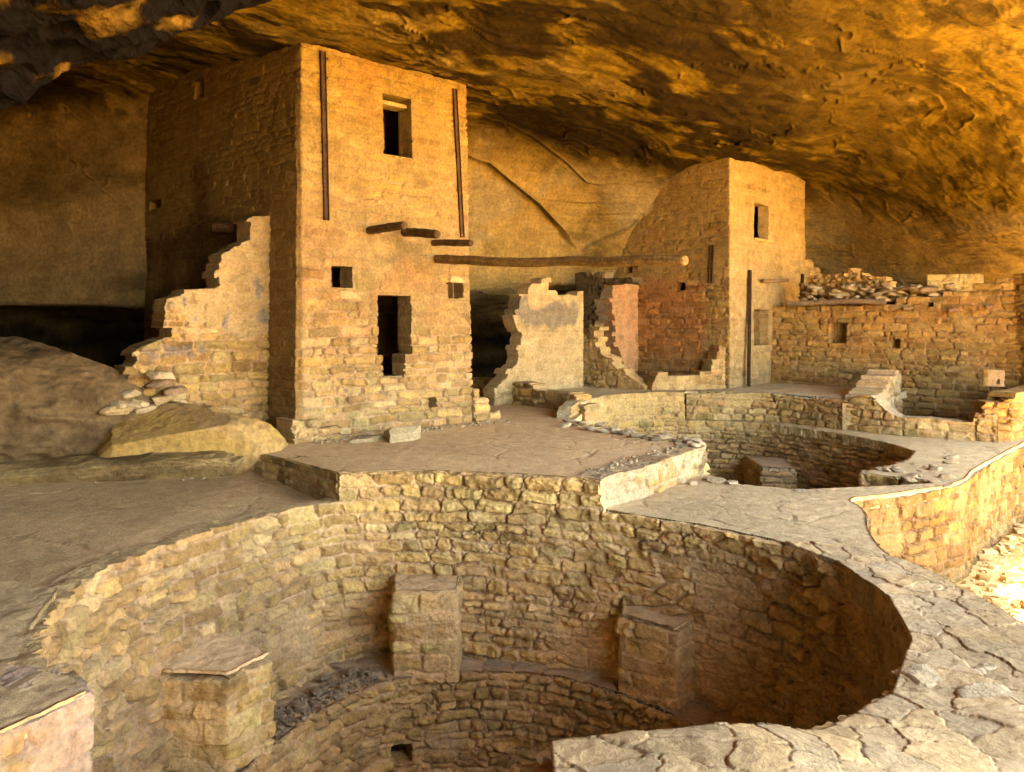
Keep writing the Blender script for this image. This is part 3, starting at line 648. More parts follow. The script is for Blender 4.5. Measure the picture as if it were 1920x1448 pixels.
wall('bench_wall', BEN, -5.15, -3.90, thick=.20, side=1, res=.0105, smooth=True, seed=9, parent=kv, back=False, course=(.07, .15), length=(.12, .38), relief=.036, rough=1.0, warp=.03, contrast=.6, rubble=-.3, rsize=(.28, .12),
     plaster=-.36, plcol=(.47, .33, .20), tint=(1.3, 1.24, 1.12), crev=1.0, openings=[(un-.11, un+.11, -4.76, -4.58)])
outer = [tuple(p) for p in Path(CRT, True).frac(np.linspace(.05, .95, 120))]
inner = [tuple(p) for p in bp_.frac(np.linspace(0, 1, 80))]
sheet('bench', outer+inner[::-1], -3.88, res=.022, cell=.34, crack=.02, dome=.01, col=(.46, .32, .19), depth=.10, nz=.02, seed=44, jz=.012, cellvar=.12, crackw=.12, bycell=False, parent=kv)
nb = bp_.at(np.array([un]))[0]
build('niche_back', [(nb[0]-.3, nb[1]+.24, -4.9), (nb[0]+.3, nb[1]+.24, -4.9), (nb[0]+.3, nb[1]+.24, -4.4), (nb[0]-.3, nb[1]+.24, -4.4), (nb[0]-.3, nb[1]+.26, -4.9), (nb[0]+.3, nb[1]+.26, -4.9), (nb[0]+.3, nb[1]+.26, -4.4), (nb[0]-.3, nb[1]+.26, -4.4)],
      [(0, 1, 2, 3), (4, 7, 6, 5), (0, 3, 7, 4), (1, 5, 6, 2), (3, 2, 6, 7), (0, 4, 5, 1)], (.12, .08, .05), M_MAS, kv, False)
def pilaster(pl, ztop_, seed, zb=-3.95, plas=-.1):
    """three-sided masonry pillar: plan points left-back, left-front, right-front, right-back"""
    o = wall('pilaster', pl, zb, ztop_-.02, thick=.16, side=1, res=.0105, seed=seed, parent=kv, back=False, course=(.10, .20), length=(.22, .6), relief=.034, rough=.9, warp=.03, plaster=plas, plcol=(.50, .335, .19), crev=.5, jag=0, soft=.035, tint=(1.55, 1.50, 1.30))
    cen = np.mean(pl, 0)
    t = sheet('pillar_cap', [tuple(cen+(np.array(p)-cen)*1.0) for p in pl], ztop_-.015, res=.012, cell=.3, crack=.012, dome=.006, col=(.66, .44, .24), depth=.03, nz=.02, seed=seed+1, cellvar=.04, crackw=.06, crackmask=True, parent=o)
    return o
# plan points run so that the worked face is on the outside
pilaster([(-3.3, 7.4), (-3.0, 7.1), (-2.43, 7.05), (-2.19, 7.45), (-2.9, 8.0)], -2.98, 51, plas=-.02)
pilaster([(-1.42, 9.9), (-1.27, 9.02), (-.62, 9.05), (-.60, 9.9)], -2.94, 52, plas=0.0)
pilaster([(1.25, 9.2), (1.15, 8.62), (1.62, 8.22), (2.05, 8.75)], -3.05, 53, plas=0.0)

# stone coping of the near ring, and the platform of big slabs at lower right
cop = thing('coping', (1.8, 4, -2.1), 'broad pale coping of large irregular flagstones around the near right rim of the big kiva', 'stone coping')
ringo = [(.155, 1.9), (.16, 3.45), (.83, 3.62), (1.46, 3.93), (2.13, 4.62), (2.60, 5.38), (2.83, 6.2), (2.78, 7.1), (2.55, 7.75), (3.1, 7.6), (3.42, 7.1), (3.50, 6.3), (3.52, 5.2), (3.7, 4.4), (4.2, 3.4), (4.4, 1.9)]
def zc(x, y):
    r_ = np.hypot(x+.3, y-6.3); return -2.09+.27*sst(4.45, 3.4, y+.25*x*0)*sst(2.4, .8, x)+.05*sst(4.7, 4.1, y)+.02*sst(2.2, 3.0, y)
def ctone(X, Y, c): return c
sheet('flagstones', ringo, zc, res=.0085, cell=.27, crack=.009, dome=.0, col=(.49, .35, .195), depth=.22, nz=.014, seed=61, jz=.014, cellvar=.16, crackw=.045, crackmask=True, bycell=False, parent=cop, warp=.42, var=.22)
for i, (cx_, cy_, cz_, r_, ro, sd) in enumerate([(2.40, 4.84, -2.10, (.17, .13, .06), .5, 3), (2.66, 4.55, -2.12, (.20, .14, .07), -.2, 4), (2.80, 4.92, -2.12, (.13, .12, .05), .9, 5), (3.05, 4.15, -2.09, (.32, .13, .10), -.35, 6), (.66, 3.60, -1.885, (.18, .12, .06), -.1, 9)]):
    rock('coping_stone', (cx_, cy_, cz_), r_, ro, sd, n=44, amp=.13, box=.28, col=(.55, .42, .26), parent=cop, freq=2.2)
# raised block at the lower left corner
blk = thing('end_wall', (-2.5, 3.5, -1.7), 'pinkish plastered wall end cut off by the lower left corner, its top edge pale', 'wall')
wall('wall_face', [(-2.75, 1.8), (-2.06, 3.30), (-1.885, 3.70), (-2.02, 3.86), (-2.7, 4.05)], -4.4, -1.66, thick=.2, side=1, res=.009, seed=71, parent=blk, back=False, course=(.12, .24), length=(.25, .6), relief=.012, rough=.5, warp=.02, plaster=.35, plcol=(.58, .44, .33), tint=(.72, .68, .70), crev=.5, soft=.04)
sheet('wall_top', [(-1.90, 3.68), (-2.07, 3.32), (-2.76, 1.8), (-3.6, 1.8), (-3.4, 3.6), (-2.72, 4.06), (-2.05, 3.84)], -1.655, res=.010, cell=None, col=(.50, .345, .19), depth=.08, nz=.012, seed=72, jz=0, cellvar=.05, crackw=.03, parent=blk)
led = tag(sheet('wall_ledge', [(-2.2, 4.0), (-2.75, 4.66), (-3.06, 5.25), (-3.3, 6.0), (-3.8, 6.2), (-6, 5.4), (-6, 3.2), (-3, 3.4)], lambda x, y: -1.90-.10*sst(4.8, 5.6, y)+.05*sst(-2.6, -3.3, x), res=.013, cell=None, col=(.50, .345, .19), depth=.14, nz=.014, seed=73, jz=0, cellvar=.06, crackw=.05),
          'low grey ledge of rough stone on the left rim, above the plastered wall end', 'stone ledge')

# platform side walls
tag(wall('retaining_wall', [(-2.0, 9.44), (-2.03, 9.5), (-3.0, 10.55), (-3.25, 10.75), (-3.9, 11.3)], -2.25, -1.76, thick=.3, side=-1, flat=True, res=.014, seed=81, back=False, course=(.09, .17), length=(.2, .4), relief=.02, rough=.5, plaster=-.1, soft=.03),
    'short shaded side wall of the upper platform, left of its front corner', 'retaining wall')
tag(wall('retaining_wall', [(.95, 9.06), (1.75, 10.05), (2.66, 11.45)], -2.25, -1.74, thick=.34, flat=True, side=1, res=.013, seed=82, back=True, course=(.08, .15), length=(.15, .38), relief=.026, rough=.8, plaster=.0, plcol=(.60, .47, .31), tint=(.95, .93, .95), soft=.03, jag=.06),
    'pale low wall edging the right side of the upper platform, running back to the second kiva', 'retaining wall')

# ================================================================== second kiva
k2 = thing('kiva', (3.6, 13.5, -4.6), 'second smaller looking sunken stone chamber behind the foreground one, ringed by a pale ledge', 'kiva', 'round sunken chambers')
K2c = K2+[K2[0]]
p2 = Path(K2c, True); ua = p2.near(3.6, 17.35); ub = p2.near(2.56, 11.1)
i0 = p2.near(2.6, 11.45)
zt2 = lambda u: np.interp(u, [0, ua, ua+.03, ub, ub+.3, p2.near(1.2, 13.1), p2.L-.9, p2.L-.5, p2.L], [-1.52, -1.50, -2.11, -2.11, -1.80, -1.80, -1.78, -1.56, -1.52])
wall('lining_wall', K2c, -4.7, zt2, capcol=(.50, .40, .27), flat=True, thick=.20, side=-1 if False else 1, res=.016, smooth=True, seed=14, parent=k2, back=False, course=(.07, .15), length=(.14, .40), relief=.034, rough=1, warp=.03, rubble=-.3, rsize=(.26, .12),
     plaster=lambda u, v: -.32+.45*sst(-2.3, -1.9, v), plcol=(.55, .385, .18), crev=.8, jag=.05, tint=(1.03, 1.0, .95))
px0 = (1430-960)/F; 
wall('pilaster', [(4.75, 16.9), (4.70, 15.55), (5.3, 15.45), (5.42, 16.6)], -4.6, -2.78, thick=.18, side=1, res=.02, seed=15, parent=k2, back=False, course=(.1, .18), length=(.2, .5), relief=.02, plaster=-.1)
sheet('pillar_cap', [(4.75, 16.9), (4.70, 15.55), (5.3, 15.45), (5.42, 16.6)], -2.77, res=.03, col=(.42, .31, .19), depth=.08, nz=.02, seed=16, parent=k2)

# outer wall at right, facing the light
oc = [(3.52, 5.0), (3.46, 6.4), (3.38, 7.4), (3.55, 8.2), (3.88, 9.1), (3.99, 9.72), (4.6, 10.0), (5.80, 10.75), (6.6, 11.75), (8.35, 13.7), (10.5, 16.0)]
tag(wall('outer_wall', oc, -4.2, lambda u: -2.15+0*u, thick=.3, capcol=(.56, .45, .31), flat=True, side=1, res=.014, smooth=True, seed=17, back=False, course=(.10, .22), length=(.15, .42), relief=.024, rough=.7, warp=.03,
     plaster=-.22, plcol=(.62, .46, .24), crev=.55, jag=.07, tint=(.52, .48, .43)), 'sunward outer wall of the walkway at the right, bright orange stones stepping down to rubble ground', 'retaining wall')

# ================================================================== the tall tower
T0 = np.array((-3.06, 12.0)); T1 = np.array((-.82, 14.10)); dF = (T1-T0)/np.linalg.norm(T1-T0); dS = np.array((-dF[1]*1.055, dF[0])); dS /= np.linalg.norm(dS)
nF = np.array((dF[1], -dF[0]))
TS = T0+dS*5.6; TB = T1+dS*4.0
tw = thing('tower_house', (-3.06, 12, -1.8), 'tall three storey sandstone tower reaching the cave roof, with a T shaped doorway', 'tower')
LS = 5.6
def face_op(P, d, x0, y0, x1, y1, base=0):
    t0 = hit(x0, P, d); t1 = hit(x1, P, d); Ym = P[1]+d[1]*(t0+t1)/2
    return (base+t0, base+t1, (HY-y1)/F*Ym, (HY-y0)/F*Ym)
def side_op(P, d, x0, y0, x1, y1, L):
    ta_, tb_ = hit(x1, P, d), hit(x0, P, d); Ym = P[1]+d[1]*(ta_+tb_)/2
    return (L-tb_, L-ta_, (HY-y1)/F*Ym, (HY-y0)/F*Ym)
tops = [side_op(T0, dS, 288, 378, 308, 392, 5.6), side_op(T0, dS, 367, 150, 385, 186, 5.6)]
side_n = len(tops)
tops += [face_op(T0, dF, *q, base=LS) for q in [(716, 182, 768, 294), (619, 500, 655, 539), (832, 531, 859, 559), (702, 555, 762, 664), (711, 650, 750, 707), (794, 745, 807, 763)]]
off = lambda P, o: P+nF*o
T0b = T0+nF*.10-dF*.13; T1b = T1+nF*.10+dF*.12; TSb = TS-dF*.13; TBb = TB+dF*.12
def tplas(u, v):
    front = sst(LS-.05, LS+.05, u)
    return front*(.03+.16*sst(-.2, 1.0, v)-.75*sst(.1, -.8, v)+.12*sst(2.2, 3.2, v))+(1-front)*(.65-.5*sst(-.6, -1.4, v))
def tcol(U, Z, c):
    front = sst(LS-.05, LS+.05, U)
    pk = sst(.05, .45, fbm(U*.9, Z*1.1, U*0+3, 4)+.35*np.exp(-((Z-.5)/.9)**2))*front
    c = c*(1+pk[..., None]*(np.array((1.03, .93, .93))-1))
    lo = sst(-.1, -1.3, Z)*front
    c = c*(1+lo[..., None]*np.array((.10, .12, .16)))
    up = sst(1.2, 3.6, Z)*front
    c = c*(1+up[..., None]*np.array((-.02, -.07, -.28)))  # warmer with height, bounce light from the roof put into the colour
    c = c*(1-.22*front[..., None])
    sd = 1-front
    c = c*(1-sd[..., None]*np.array((.30, .37, .45)))  # flank darkened, its shade put into the colour
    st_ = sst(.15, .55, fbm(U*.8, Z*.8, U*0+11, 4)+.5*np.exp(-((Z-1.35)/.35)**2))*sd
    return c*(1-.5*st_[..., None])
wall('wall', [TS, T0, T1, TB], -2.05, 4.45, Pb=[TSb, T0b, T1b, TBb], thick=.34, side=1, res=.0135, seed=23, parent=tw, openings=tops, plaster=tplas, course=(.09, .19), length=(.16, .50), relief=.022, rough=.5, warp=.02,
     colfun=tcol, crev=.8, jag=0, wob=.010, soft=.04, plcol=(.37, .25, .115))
# sills and lintels
def slab_on(parent, name, P, d, n, t0, t1, z, h, o, col, seed, proud=.03):
    a_ = P+d*t0+n*(o-.25); b_ = P+d*t1+n*(o-.25); c_ = P+d*t1+n*(o+proud); e_ = P+d*t0+n*(o+proud)
    V = [(*a_, z-h/2), (*b_, z-h/2), (*c_, z-h/2), (*e_, z-h/2), (*a_, z+h/2), (*b_, z+h/2), (*c_, z+h/2), (*e_, z+h/2)]
    ob = build(name, V, [(0, 3, 2, 1), (4, 5, 6, 7), (0, 1, 5, 4), (1, 2, 6, 5), (2, 3, 7, 6), (3, 0, 4, 7)], col, M_MAS, parent, False)
    bv = ob.modifiers.new('b', 'BEVEL'); bv.width = h*.25; bv.segments = 2
    return ob
o_ = tops[0+side_n]; slab_on(tw, 'window_sill', T0, dF, nF, o_[0]-LS-.03, o_[1]-LS+.08, o_[2]-.02, .05, .02, (.56, .37, .15), 1)
slab_on(tw, 'window_lintel', T0, dF, nF, o_[0]-LS-.03, o_[1]-LS+.02, o_[3]-.09, .07, -.12, (.45, .3, .13), 2)
o_ = tops[3+side_n]; slab_on(tw, 'door_lintel', T0, dF, nF, o_[0]-LS-.04, o_[1]-LS+.03, o_[3]+.02, .035, .012, (.25, .15, .07), 3)
o_ = tops[4+side_n]; slab_on(tw, 'door_step', T0, dF, nF, o_[0]-LS-.02, o_[1]-LS+.02, o_[2]-.0, .03, .02, (.34, .24, .13), 4)
# iron channels bolted to the face
def onface(P, d, n, px, py, o):
    t = hit(px, P, d); p = P+d*t; return np.array((p[0]+n[0]*o, p[1]+n[1]*o, (HY-py)/F*p[1]))
bar('iron_channel', onface(T0, dF, nF, 601, 98, .035), onface(T0, dF, nF, 607, 414, .05), .085, .05, tw, nF, (.038, .021, .013))
bar('iron_channel', onface(T0, dF, nF, 848, 168, .035), onface(T0, dF, nF, 861, 446, .05), .085, .05, tw, nF, (.050, .026, .014))
for i, (px, py) in enumerate([(611, 112), (610, 147), (613, 380), (617, 420), (855, 207), (867, 424)]):
    p = onface(T0, dF, nF, px, py, .02); rock('bolt', tuple(p), (.035, .035, .03), 0, i, n=10, amp=.1, box=.9, col=(.05, .028, .018), parent=tw, m=M_RUST)
# projecting roof poles
def proj(P, d, n, x0, y0, x1, y1):
    t = hit(x0, P, d); p = P+d*t; s_ = hit(x1, p, n); q = p+n*s_
    return np.array((p[0]-n[0]*.1, p[1]-n[1]*.1, (HY-y0)/F*p[1])), np.array((q[0], q[1], (HY-y1)/F*q[1]))
for k, (q, r_) in enumerate([((687, 432, 758, 426), .062), ((750, 441, 824, 441), .068), ((811, 456, 884, 453), .052)]):
    p0, p1 = proj(T0, dF, nF, *q); pole('roof_pole', p0, p1, r_, tw, seed=k+3, col=(.085, .048, .024), taper=.97)
p0, p1 = proj(T0, dF, nF, 813, 483, 1287, 486)
lb = pole('roof_pole', p0, p1, .070, tw, seed=8, col=(.17, .10, .04), taper=.93, sag=.03); lb['label'] = 'long bare roof pole reaching from the tower far to the right'
# footing stones
def footing(P0, P1, z0, zt_, seed, **k): return wall('footing', [P0, P1], z0, zt_, thick=.45, side=1, res=.0135, seed=seed, parent=tw, course=(.1, .2), length=(.2, .45), relief=.04, rough=1.0, plaster=-.6, crev=.7, tint=(1.12, 1.12, 1.15), **k)
q0 = T1b+nF*.02-dF*.02; footing(q0, q0+dF*.62, -1.85, lambda u: np.interp(u, [0, .12, .25, .40, .62], [-1.12, -1.22, -1.36, -1.47, -1.62]), 28, jag=.05)
q0 = T0b+nF*.08-dF*.12; footing(q0, q0+dF*1.9, -1.95, lambda u: np.interp(u, [0, .3, .5, .9, 1.2, 1.9], [-1.36, -1.38, -1.55, -1.62, -1.66, -1.74]), 29, jag=.08)
# stones lying at the foot
for i, (px, py, Y, r_, ro, nm) in enumerate([(752, 815, 12.05, (.36, .17, .12), .75, 'rectangular grey block lying at the foot of the tower below the doorway'), (690, 826, 11.95, (.34, .15, .07), .75, 'flat pale slab lying against the tower foot, left of the grey block'), (560, 836, 11.75, (.2, .14, .04), .6, 'thin flat stone at the tower\'s left foot corner')]):
    tag(rock('stone_block', W(px, py, Y), r_, ro, 90+i, n=50, amp=.10, box=.32, col=(.50, .37, .22)), nm, 'stone')

# ================================================================== ruined stepped wall beside the tower
R0 = T0+dS*.80+nF*.02; 
def rtop(u):        # u from the left low end (0) to the tower (L)
    return u
RL = 2.75; RP0 = R0-dF*RL
# profile in photo pixels -> plan parameter
prof = [(205, 760), (212, 735), (232, 715), (250, 662), (268, 650), (296, 640), (312, 636), (313, 562), (338, 556), (342, 543), (398, 541), (405, 538), (408, 478), (434, 470), (444, 456), (460, 450), (462, 418), (478, 405), (508, 405), (515, 410)]
pu = []; pz = []
for px, py in prof:
    t = hit(px, R0, -dF); p = R0-dF*t; pu.append(RL-t); pz.append((HY-py)/F*p[1])
pu = np.array(pu); pz = np.array(pz)
def rcol(U, Z, c):
    gry = sst(.30, .52, fbm(U*4.5, Z*4.5, U*0+6, 4))*sst(-.9, -.2, Z)*.75
    return c*(1-gry[..., None])+np.array((.21, .19, .19))*gry[..., None]
tag(wall('ruined_wall', [RP0, R0+dF*.03], -2.3, lambda u: np.interp(u, pu, pz), thick=.42, side=1, flat=True, cutn=.035, res=.0135, seed=37, course=(.08, .17), length=(.16, .42), relief=.035, rough=1.0, warp=.03,
     plaster=lambda u, v: -.45+.75*sst(-.7, .2, v)*sst(.8, 1.6, u), plcol=(.50, .36, .20), tint=(.92, .89, .86), crev=.85, jag=.10, colfun=rcol),
    'broken wall climbing in steps toward the tower on its left, plaster scarred with grey spots', 'ruined wall')
rg = random.Random(5)
ruw = thing('stone_heap', (-5.2, 10.9, -1.2), 'tumbled pale stones heaped at the low left end of the stepped wall', 'stone heap')
for i in range(26):
    k = rg.random(); px = 195+150*k+rg.uniform(-12, 12); py = 765-100*k*rg.random()-rg.uniform(0, 25)*(1-k)+10; 
    py = min(max(py, 655+abs(px-300)*.5), 775)
    t = hit(px, R0, -dF); p = R0-dF*t+nF*rg.uniform(-.15, .22)
    s_ = rg.uniform(.06, .13)
    rock('stone', (p[0], p[1], (HY-py)/F*p[1]), (s_*1.5, s_, s_*.55), rg.uniform(0, 3), 100+i, n=22, amp=.16, box=.5, col=rg.choice([(.50, .36, .20), (.46, .31, .16), (.52, .38, .23), (.34, .21, .13)]), parent=ruw, tilt=rg.uniform(-.3, .3))
# log stubs and sockets on the shaded flank
nS = np.array((-dF[0], -dF[1])) if False else np.array((-.70, -.714))
fl = thing('log_stub', (-4.5, 12.6, 1.2), 'dark broken log end sticking from the shaded tower flank above the stepped wall', 'log')
def onside(px, py, o=0): 
    t = hit(px, T0, dS); p = T0+dS*t; return np.array((p[0]+nS[0]*o, p[1]+nS[1]*o, (HY-py)/F*p[1]))
pole('stub', onside(452, 436, -.15), onside(436, 432, .42)+np.array((.05, 0, 0)), .085, fl, seed=31, col=(.06, .030, .018))
fl2 = thing('log_stub', (-6, 14.6, 1.2), 'round knob of a sawn log on the dark tower flank near the cave wall', 'log')
rock('stub', tuple(onside(314, 444, .02)), (.10, .10, .13), .4, 5, n=20, amp=.12, box=.9, col=(.06, .030, .018), parent=fl2, m=M_WOOD)
for i, (px, py, nm) in enumerate([(298, 385, 'dark beam socket')]):
    p = onside(px, py, .0); 
# ================================================================== boulders at left
def bcol(V, c):
    z = V[..., 2]; n1 = fbm(V[..., 0]*1.3, V[..., 1]*1.3, z*5, 5)+.4*fbm(V[..., 0]*6, V[..., 1]*6, z*14, 4)
    dk = sst(.05, .5, n1)*.6
    return c*(1-dk[..., None])+np.array((.10, .06, .03))*dk[..., None]
def bcol2(V, c):
    n1 = fbm(V[..., 0]*1.6+4, V[..., 1]*1.6, V[..., 2]*2.5, 5)
    dk = sst(.12, .45, n1)*.5; yl = sst(.1, .4, -n1)*.6
    c = c*(1-dk[..., None])+np.array((.24, .165, .11))*dk[..., None]
    return c*(1-yl[..., None])+np.array((.72, .43, .12))*yl[..., None]
tag(rock('boulder', (-6.95, 11.6, -1.30), (2.0, 1.5, 1.0), .35, 11, n=190, amp=.13, box=.8, freq=1.3, col=(.23, .14, .07), strat=.6, colfun=bcol, tilt=-.10), 'huge dark layered boulder at the far left edge, below the black slot', 'boulder')
tag(rock('boulder', (-4.35, 11.15, -1.72), (1.28, .75, .56), .18, 12, n=190, amp=.11, freq=1.3, box=.62, col=(.74, .44, .18), colfun=bcol2, tilt=-.13), 'rounded yellow and grey boulder in front of the stepped wall', 'boulder')
tag(rock('rock_ledge', (-5.9, 10.9, -2.1), (2.7, .95, .36), .10, 13, n=170, amp=.16, box=.6, freq=2.0, col=(.46, .29, .13), strat=1.5, colfun=bcol, tilt=.06), 'low brown rock shelf along the back edge of the left plaza, under the boulders', 'rock ledge')

# ================================================================== the far tower and the ruined rooms
S0 = np.array((4.87, 18.5)); S1 = np.array((7.69, 21.75)); dG = (S1-S0)/np.linalg.norm(S1-S0); nG = np.array((dG[1], -dG[0])); dH = np.array((-.725, .69)); nH = np.array((-.69, -.725))
t2 = thing('tower_house', (4.87, 18.5, -1.55), 'smaller farther tower, plastered smooth, with one upper window and a reddish flank', 'tower')
LT = 3.4; SS = S0+dH*LT; SB = S1+dH*3.5
o2 = [face_op(S0, dG, 1413, 384, 1439, 448, base=LT), face_op(S0, dG, 1413, 581, 1440, 646, base=LT)]
o2 += [side_op(S0, dH, 1268, 530, 1285, 545, LT), side_op(S0, dH, 1172, 496, 1186, 512, LT)]
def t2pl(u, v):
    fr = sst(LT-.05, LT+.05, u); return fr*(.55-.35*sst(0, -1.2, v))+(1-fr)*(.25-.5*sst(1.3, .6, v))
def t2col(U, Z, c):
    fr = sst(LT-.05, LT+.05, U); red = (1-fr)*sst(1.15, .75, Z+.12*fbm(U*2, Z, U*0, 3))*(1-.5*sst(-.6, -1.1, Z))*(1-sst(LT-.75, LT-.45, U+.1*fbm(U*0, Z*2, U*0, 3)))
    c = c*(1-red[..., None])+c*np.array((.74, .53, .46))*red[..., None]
    sd = (1-fr)*(1-red); return c*(1-sd[..., None]*np.array((.34, .39, .48)))  # rest of the flank darkened, its shade put into the colour
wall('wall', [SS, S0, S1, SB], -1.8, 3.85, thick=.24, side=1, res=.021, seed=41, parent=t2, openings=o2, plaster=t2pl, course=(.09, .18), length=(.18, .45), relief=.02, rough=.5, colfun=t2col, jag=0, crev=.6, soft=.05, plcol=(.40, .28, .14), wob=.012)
o_ = o2[0]; slab_on(t2, 'window_sill', S0, dG, nG, o_[0]-LT-.03, o_[1]-LT+.12, o_[2]-.03, .06, .02, (.55, .38, .18), 5)
# blocked lower window: infill set back in the opening
o_ = o2[1]; q0 = S0+dG*(o_[0]-LT-.05)-nG*.22
wall('window_infill', [q0, q0+dG*(o_[1]-o_[0]+.1)], o_[2]-.05, o_[3]+.03, thick=.08, side=1, res=.03, seed=42, parent=t2, course=(.10, .2), length=(.2, .4), relief=.015, tint=(.38, .38, .36))
bar('iron_channel', onface(S0, dG, nG, 1402, 507, .03), onface(S0, dG, nG, 1391, 724, .14), .085, .05, t2, nG, (.036, .020, .012))
bar('iron_channel', onface(S0, dG, nG, 1501, 514, .03), onface(S0, dG, nG, 1499, 542, .04), .09, .05, t2, nG, (.036, .020, .012))
def ons2(px, py, o):
    t = hit(px, S0, dH); p = S0+dH*t; return np.array((p[0]+nH[0]*o, p[1]+nH[1]*o, (HY-py)/F*p[1]))
bar('iron_channel', ons2(1338, 460, .02), ons2(1336, 531, .04), .09, .05, t2, nH, (.05, .028, .016))
pole('roof_pole', onface(S0, dG, nG, 1420, 526, .12), onface(S0, dG, nG, 1471, 525, .12), .045, t2, seed=9, col=(.17, .10, .055))
# flank extension behind the far tower, stepping down
E0 = S1-nG*.15
tag(wall('ruined_wall', [E0, E0+dG*1.6], 0.4, lambda u: np.interp(u, [0, .05, .35, .5, .9, 1.1, 1.35, 1.6], [2.6, 2.5, 2.2, 1.7, 1.6, 1.45, 1.4, 1.25]), thick=.3, side=1, res=.022, seed=43, course=(.1, .2), length=(.2, .4), jag=.1, plaster=-.2, plcol=(.58, .42, .2), back=True), 'stub of wall stepping down behind the right edge of the far tower', 'ruined wall')

def pxprof(P, d, pts, flip=False):
    u_, z_ = [], []
    for px, py in pts:
        t = hit(px, P, d); p = P+d*t; u_.append(t); z_.append((HY-py)/F*p[1])
    return np.array(u_), np.array(z_)
def pwall(name, lab, cat, P, d, pts, z0, res=.021, thick=.32, side=1, group=None, **k):
    P = np.array(P, float); d = np.array(d, float); d /= np.linalg.norm(d)
    u_, z_ = pxprof(P, d, pts); L = u_.max(); P0 = P+d*u_.min(); L -= u_.min(); u_ = u_-u_.min()
    return tag(wall(name, [P0, P0+d*L], z0, lambda u: np.interp(u, u_, z_), thick=thick, side=side, res=res, **k), lab, cat, group)
# A: scorched lit wall right of the dark cleft
def acol(U, Z, c):
    so_ = sst(.0, .45, fbm(U*2.2, Z*2.2, U*0+7, 5)+.9*np.exp(-((Z-.15)/.38)**2)-.55)
    return c*(1-so_[..., None]*.62)+np.array((.10, .10, .105))*so_[..., None]*.62
PA_ = np.array((.28, 17.5)); 
def akeep(uc, zc_, U, Z):      # ragged left edge, narrower above
    le = np.interp(zc_, [-1.6, -1.35, -1.15, -1.0, -.9, -.3, -.1, .2, .5, .75, 1.0], [0, .05, .30, .45, .62, .72, .60, .55, .66, .62, .75])
    return U > np.interp(Z, [-1.6, -1.35, -1.15, -1.0, -.9, -.3, -.1, .2, .5, .75, 1.0], [0, .05, .30, .45, .62, .72, .60, .55, .66, .62, .75])+.05*fbm(Z*5, U*3, U*0+3, 3)+.20*(hsh(np.floor(Z/.125+.25*fbm(U*3, Z, U*0, 2)), 3)-.5)
pwall('ruined_wall', 'broken pale wall blotched with soot, right beside the dark cleft in the cave', 'ruined wall', PA_, dF, [(925, 560), (985, 548), (1000, 530), (1030, 522), (1045, 552), (1060, 556), (1075, 552), (1092, 548)], -1.75, seed=44, plaster=.5, plcol=(.48, .35, .19), colfun=acol, keepfun=akeep, course=(.09, .17), length=(.15, .4), relief=.022, back=True, jag=.05, crev=.5)
# B: dark flank with a torn edge
def bcolw(U, Z, c):
    so_ = sst(-.25, .25, fbm(U*1.6, Z*1.6, U*0+17, 5)+.9*np.exp(-((Z-.35)/.6)**2)-.35)
    return c*(1-so_[..., None]*.88)+np.array((.035, .028, .024))*so_[..., None]*.88
dB = (.72, -.69)
def bkeep(uc, zc_, U, Z):
    e_ = np.interp(zc_, [-1.45, -1.3, -1.15, -1.0, -.85, -.75, -.6, .1, .45, .62, .72], [1.95, 1.7, 1.4, 1.2, 1.05, .75, .66, .66, .62, .74, .78])
    e_ = np.interp(Z, [-1.45, -1.3, -1.15, -1.0, -.85, -.75, -.6, .1, .45, .62, .72], [1.95, 1.7, 1.4, 1.2, 1.05, .75, .66, .66, .62, .74, .78])
    return (Z > .80+.04*fbm(U*4, U*0, U*0, 2)) | (U < e_+.04*fbm(Z*5, U*3, U*0+9, 3)+.18*(hsh(np.floor(Z/.12+.3*fbm(U*3, Z, U*0, 2)), 5)-.5))
pwall('ruined_wall', 'soot blackened wall with a torn right edge under a long stone lintel', 'ruined wall', (1.66, 19.15), dB, [(1080, 507), (1095, 508), (1110, 512), (1150, 514), (1178, 522), (1198, 526), (1240, 722)], -1.7, seed=45, side=1, colfun=bcolw, keepfun=bkeep, plaster=-.1, relief=.03, rough=.9, course=(.1, .18), length=(.16, .4), back=True, jag=.08)
def rcolw(U, Z, c): return c*np.array((.84, .66, .54))
def b2keep(uc, zc_, U, Z): return U > np.interp(Z, [-1.5, -.9, -.6, .2, 1.0], [.75, .55, .28, .22, .05])+.16*(hsh(np.floor(Z/.13+.25*fbm(U*3, Z, U*0, 2)), 5)-.5)+.03*fbm(Z*6, U*3, U*0, 3)
pwall('ruined_wall', 'narrow pinkish red wall strip standing between the blackened wall and the far tower flank', 'ruined wall', (2.05, 19.25), dF, [(1136, 536), (1165, 528), (1200, 530)], -1.5, seed=46, plaster=.25, plcol=(.58, .40, .28), colfun=rcolw, keepfun=b2keep, relief=.03, course=(.1, .2), length=(.2, .4), back=True, jag=.05)
# D: low lit wall running to the far tower corner
pwall('low_wall', 'low lit wall rising in steps to the foot of the far tower corner', 'low wall', (3.0, 17.85), (1.87, .75), [(1222, 722), (1232, 702), (1330, 698), (1334, 668), (1350, 650), (1360, 655), (1368, 610), (1376, 600)], -1.75, seed=47, plaster=.05, plcol=(.52, .38, .19), tint=(.95, .9, .85), course=(.1, .18), length=(.15, .4), relief=.03, back=True, jag=.06)
# low shaded wall along the back of the platform
pwall('low_wall', 'low shaded curb wall stepping up from the platform toward the dark cleft', 'low wall', (-.72, 18.3), (2.05, -2.8), [(886, 704), (930, 712), (985, 718), (1000, 726), (1060, 738), (1100, 752)], -1.95, seed=48, side=1, course=(.1, .2), length=(.18, .45), relief=.035, rough=1, plaster=-.2, back=True, thick=.35, jag=.05)
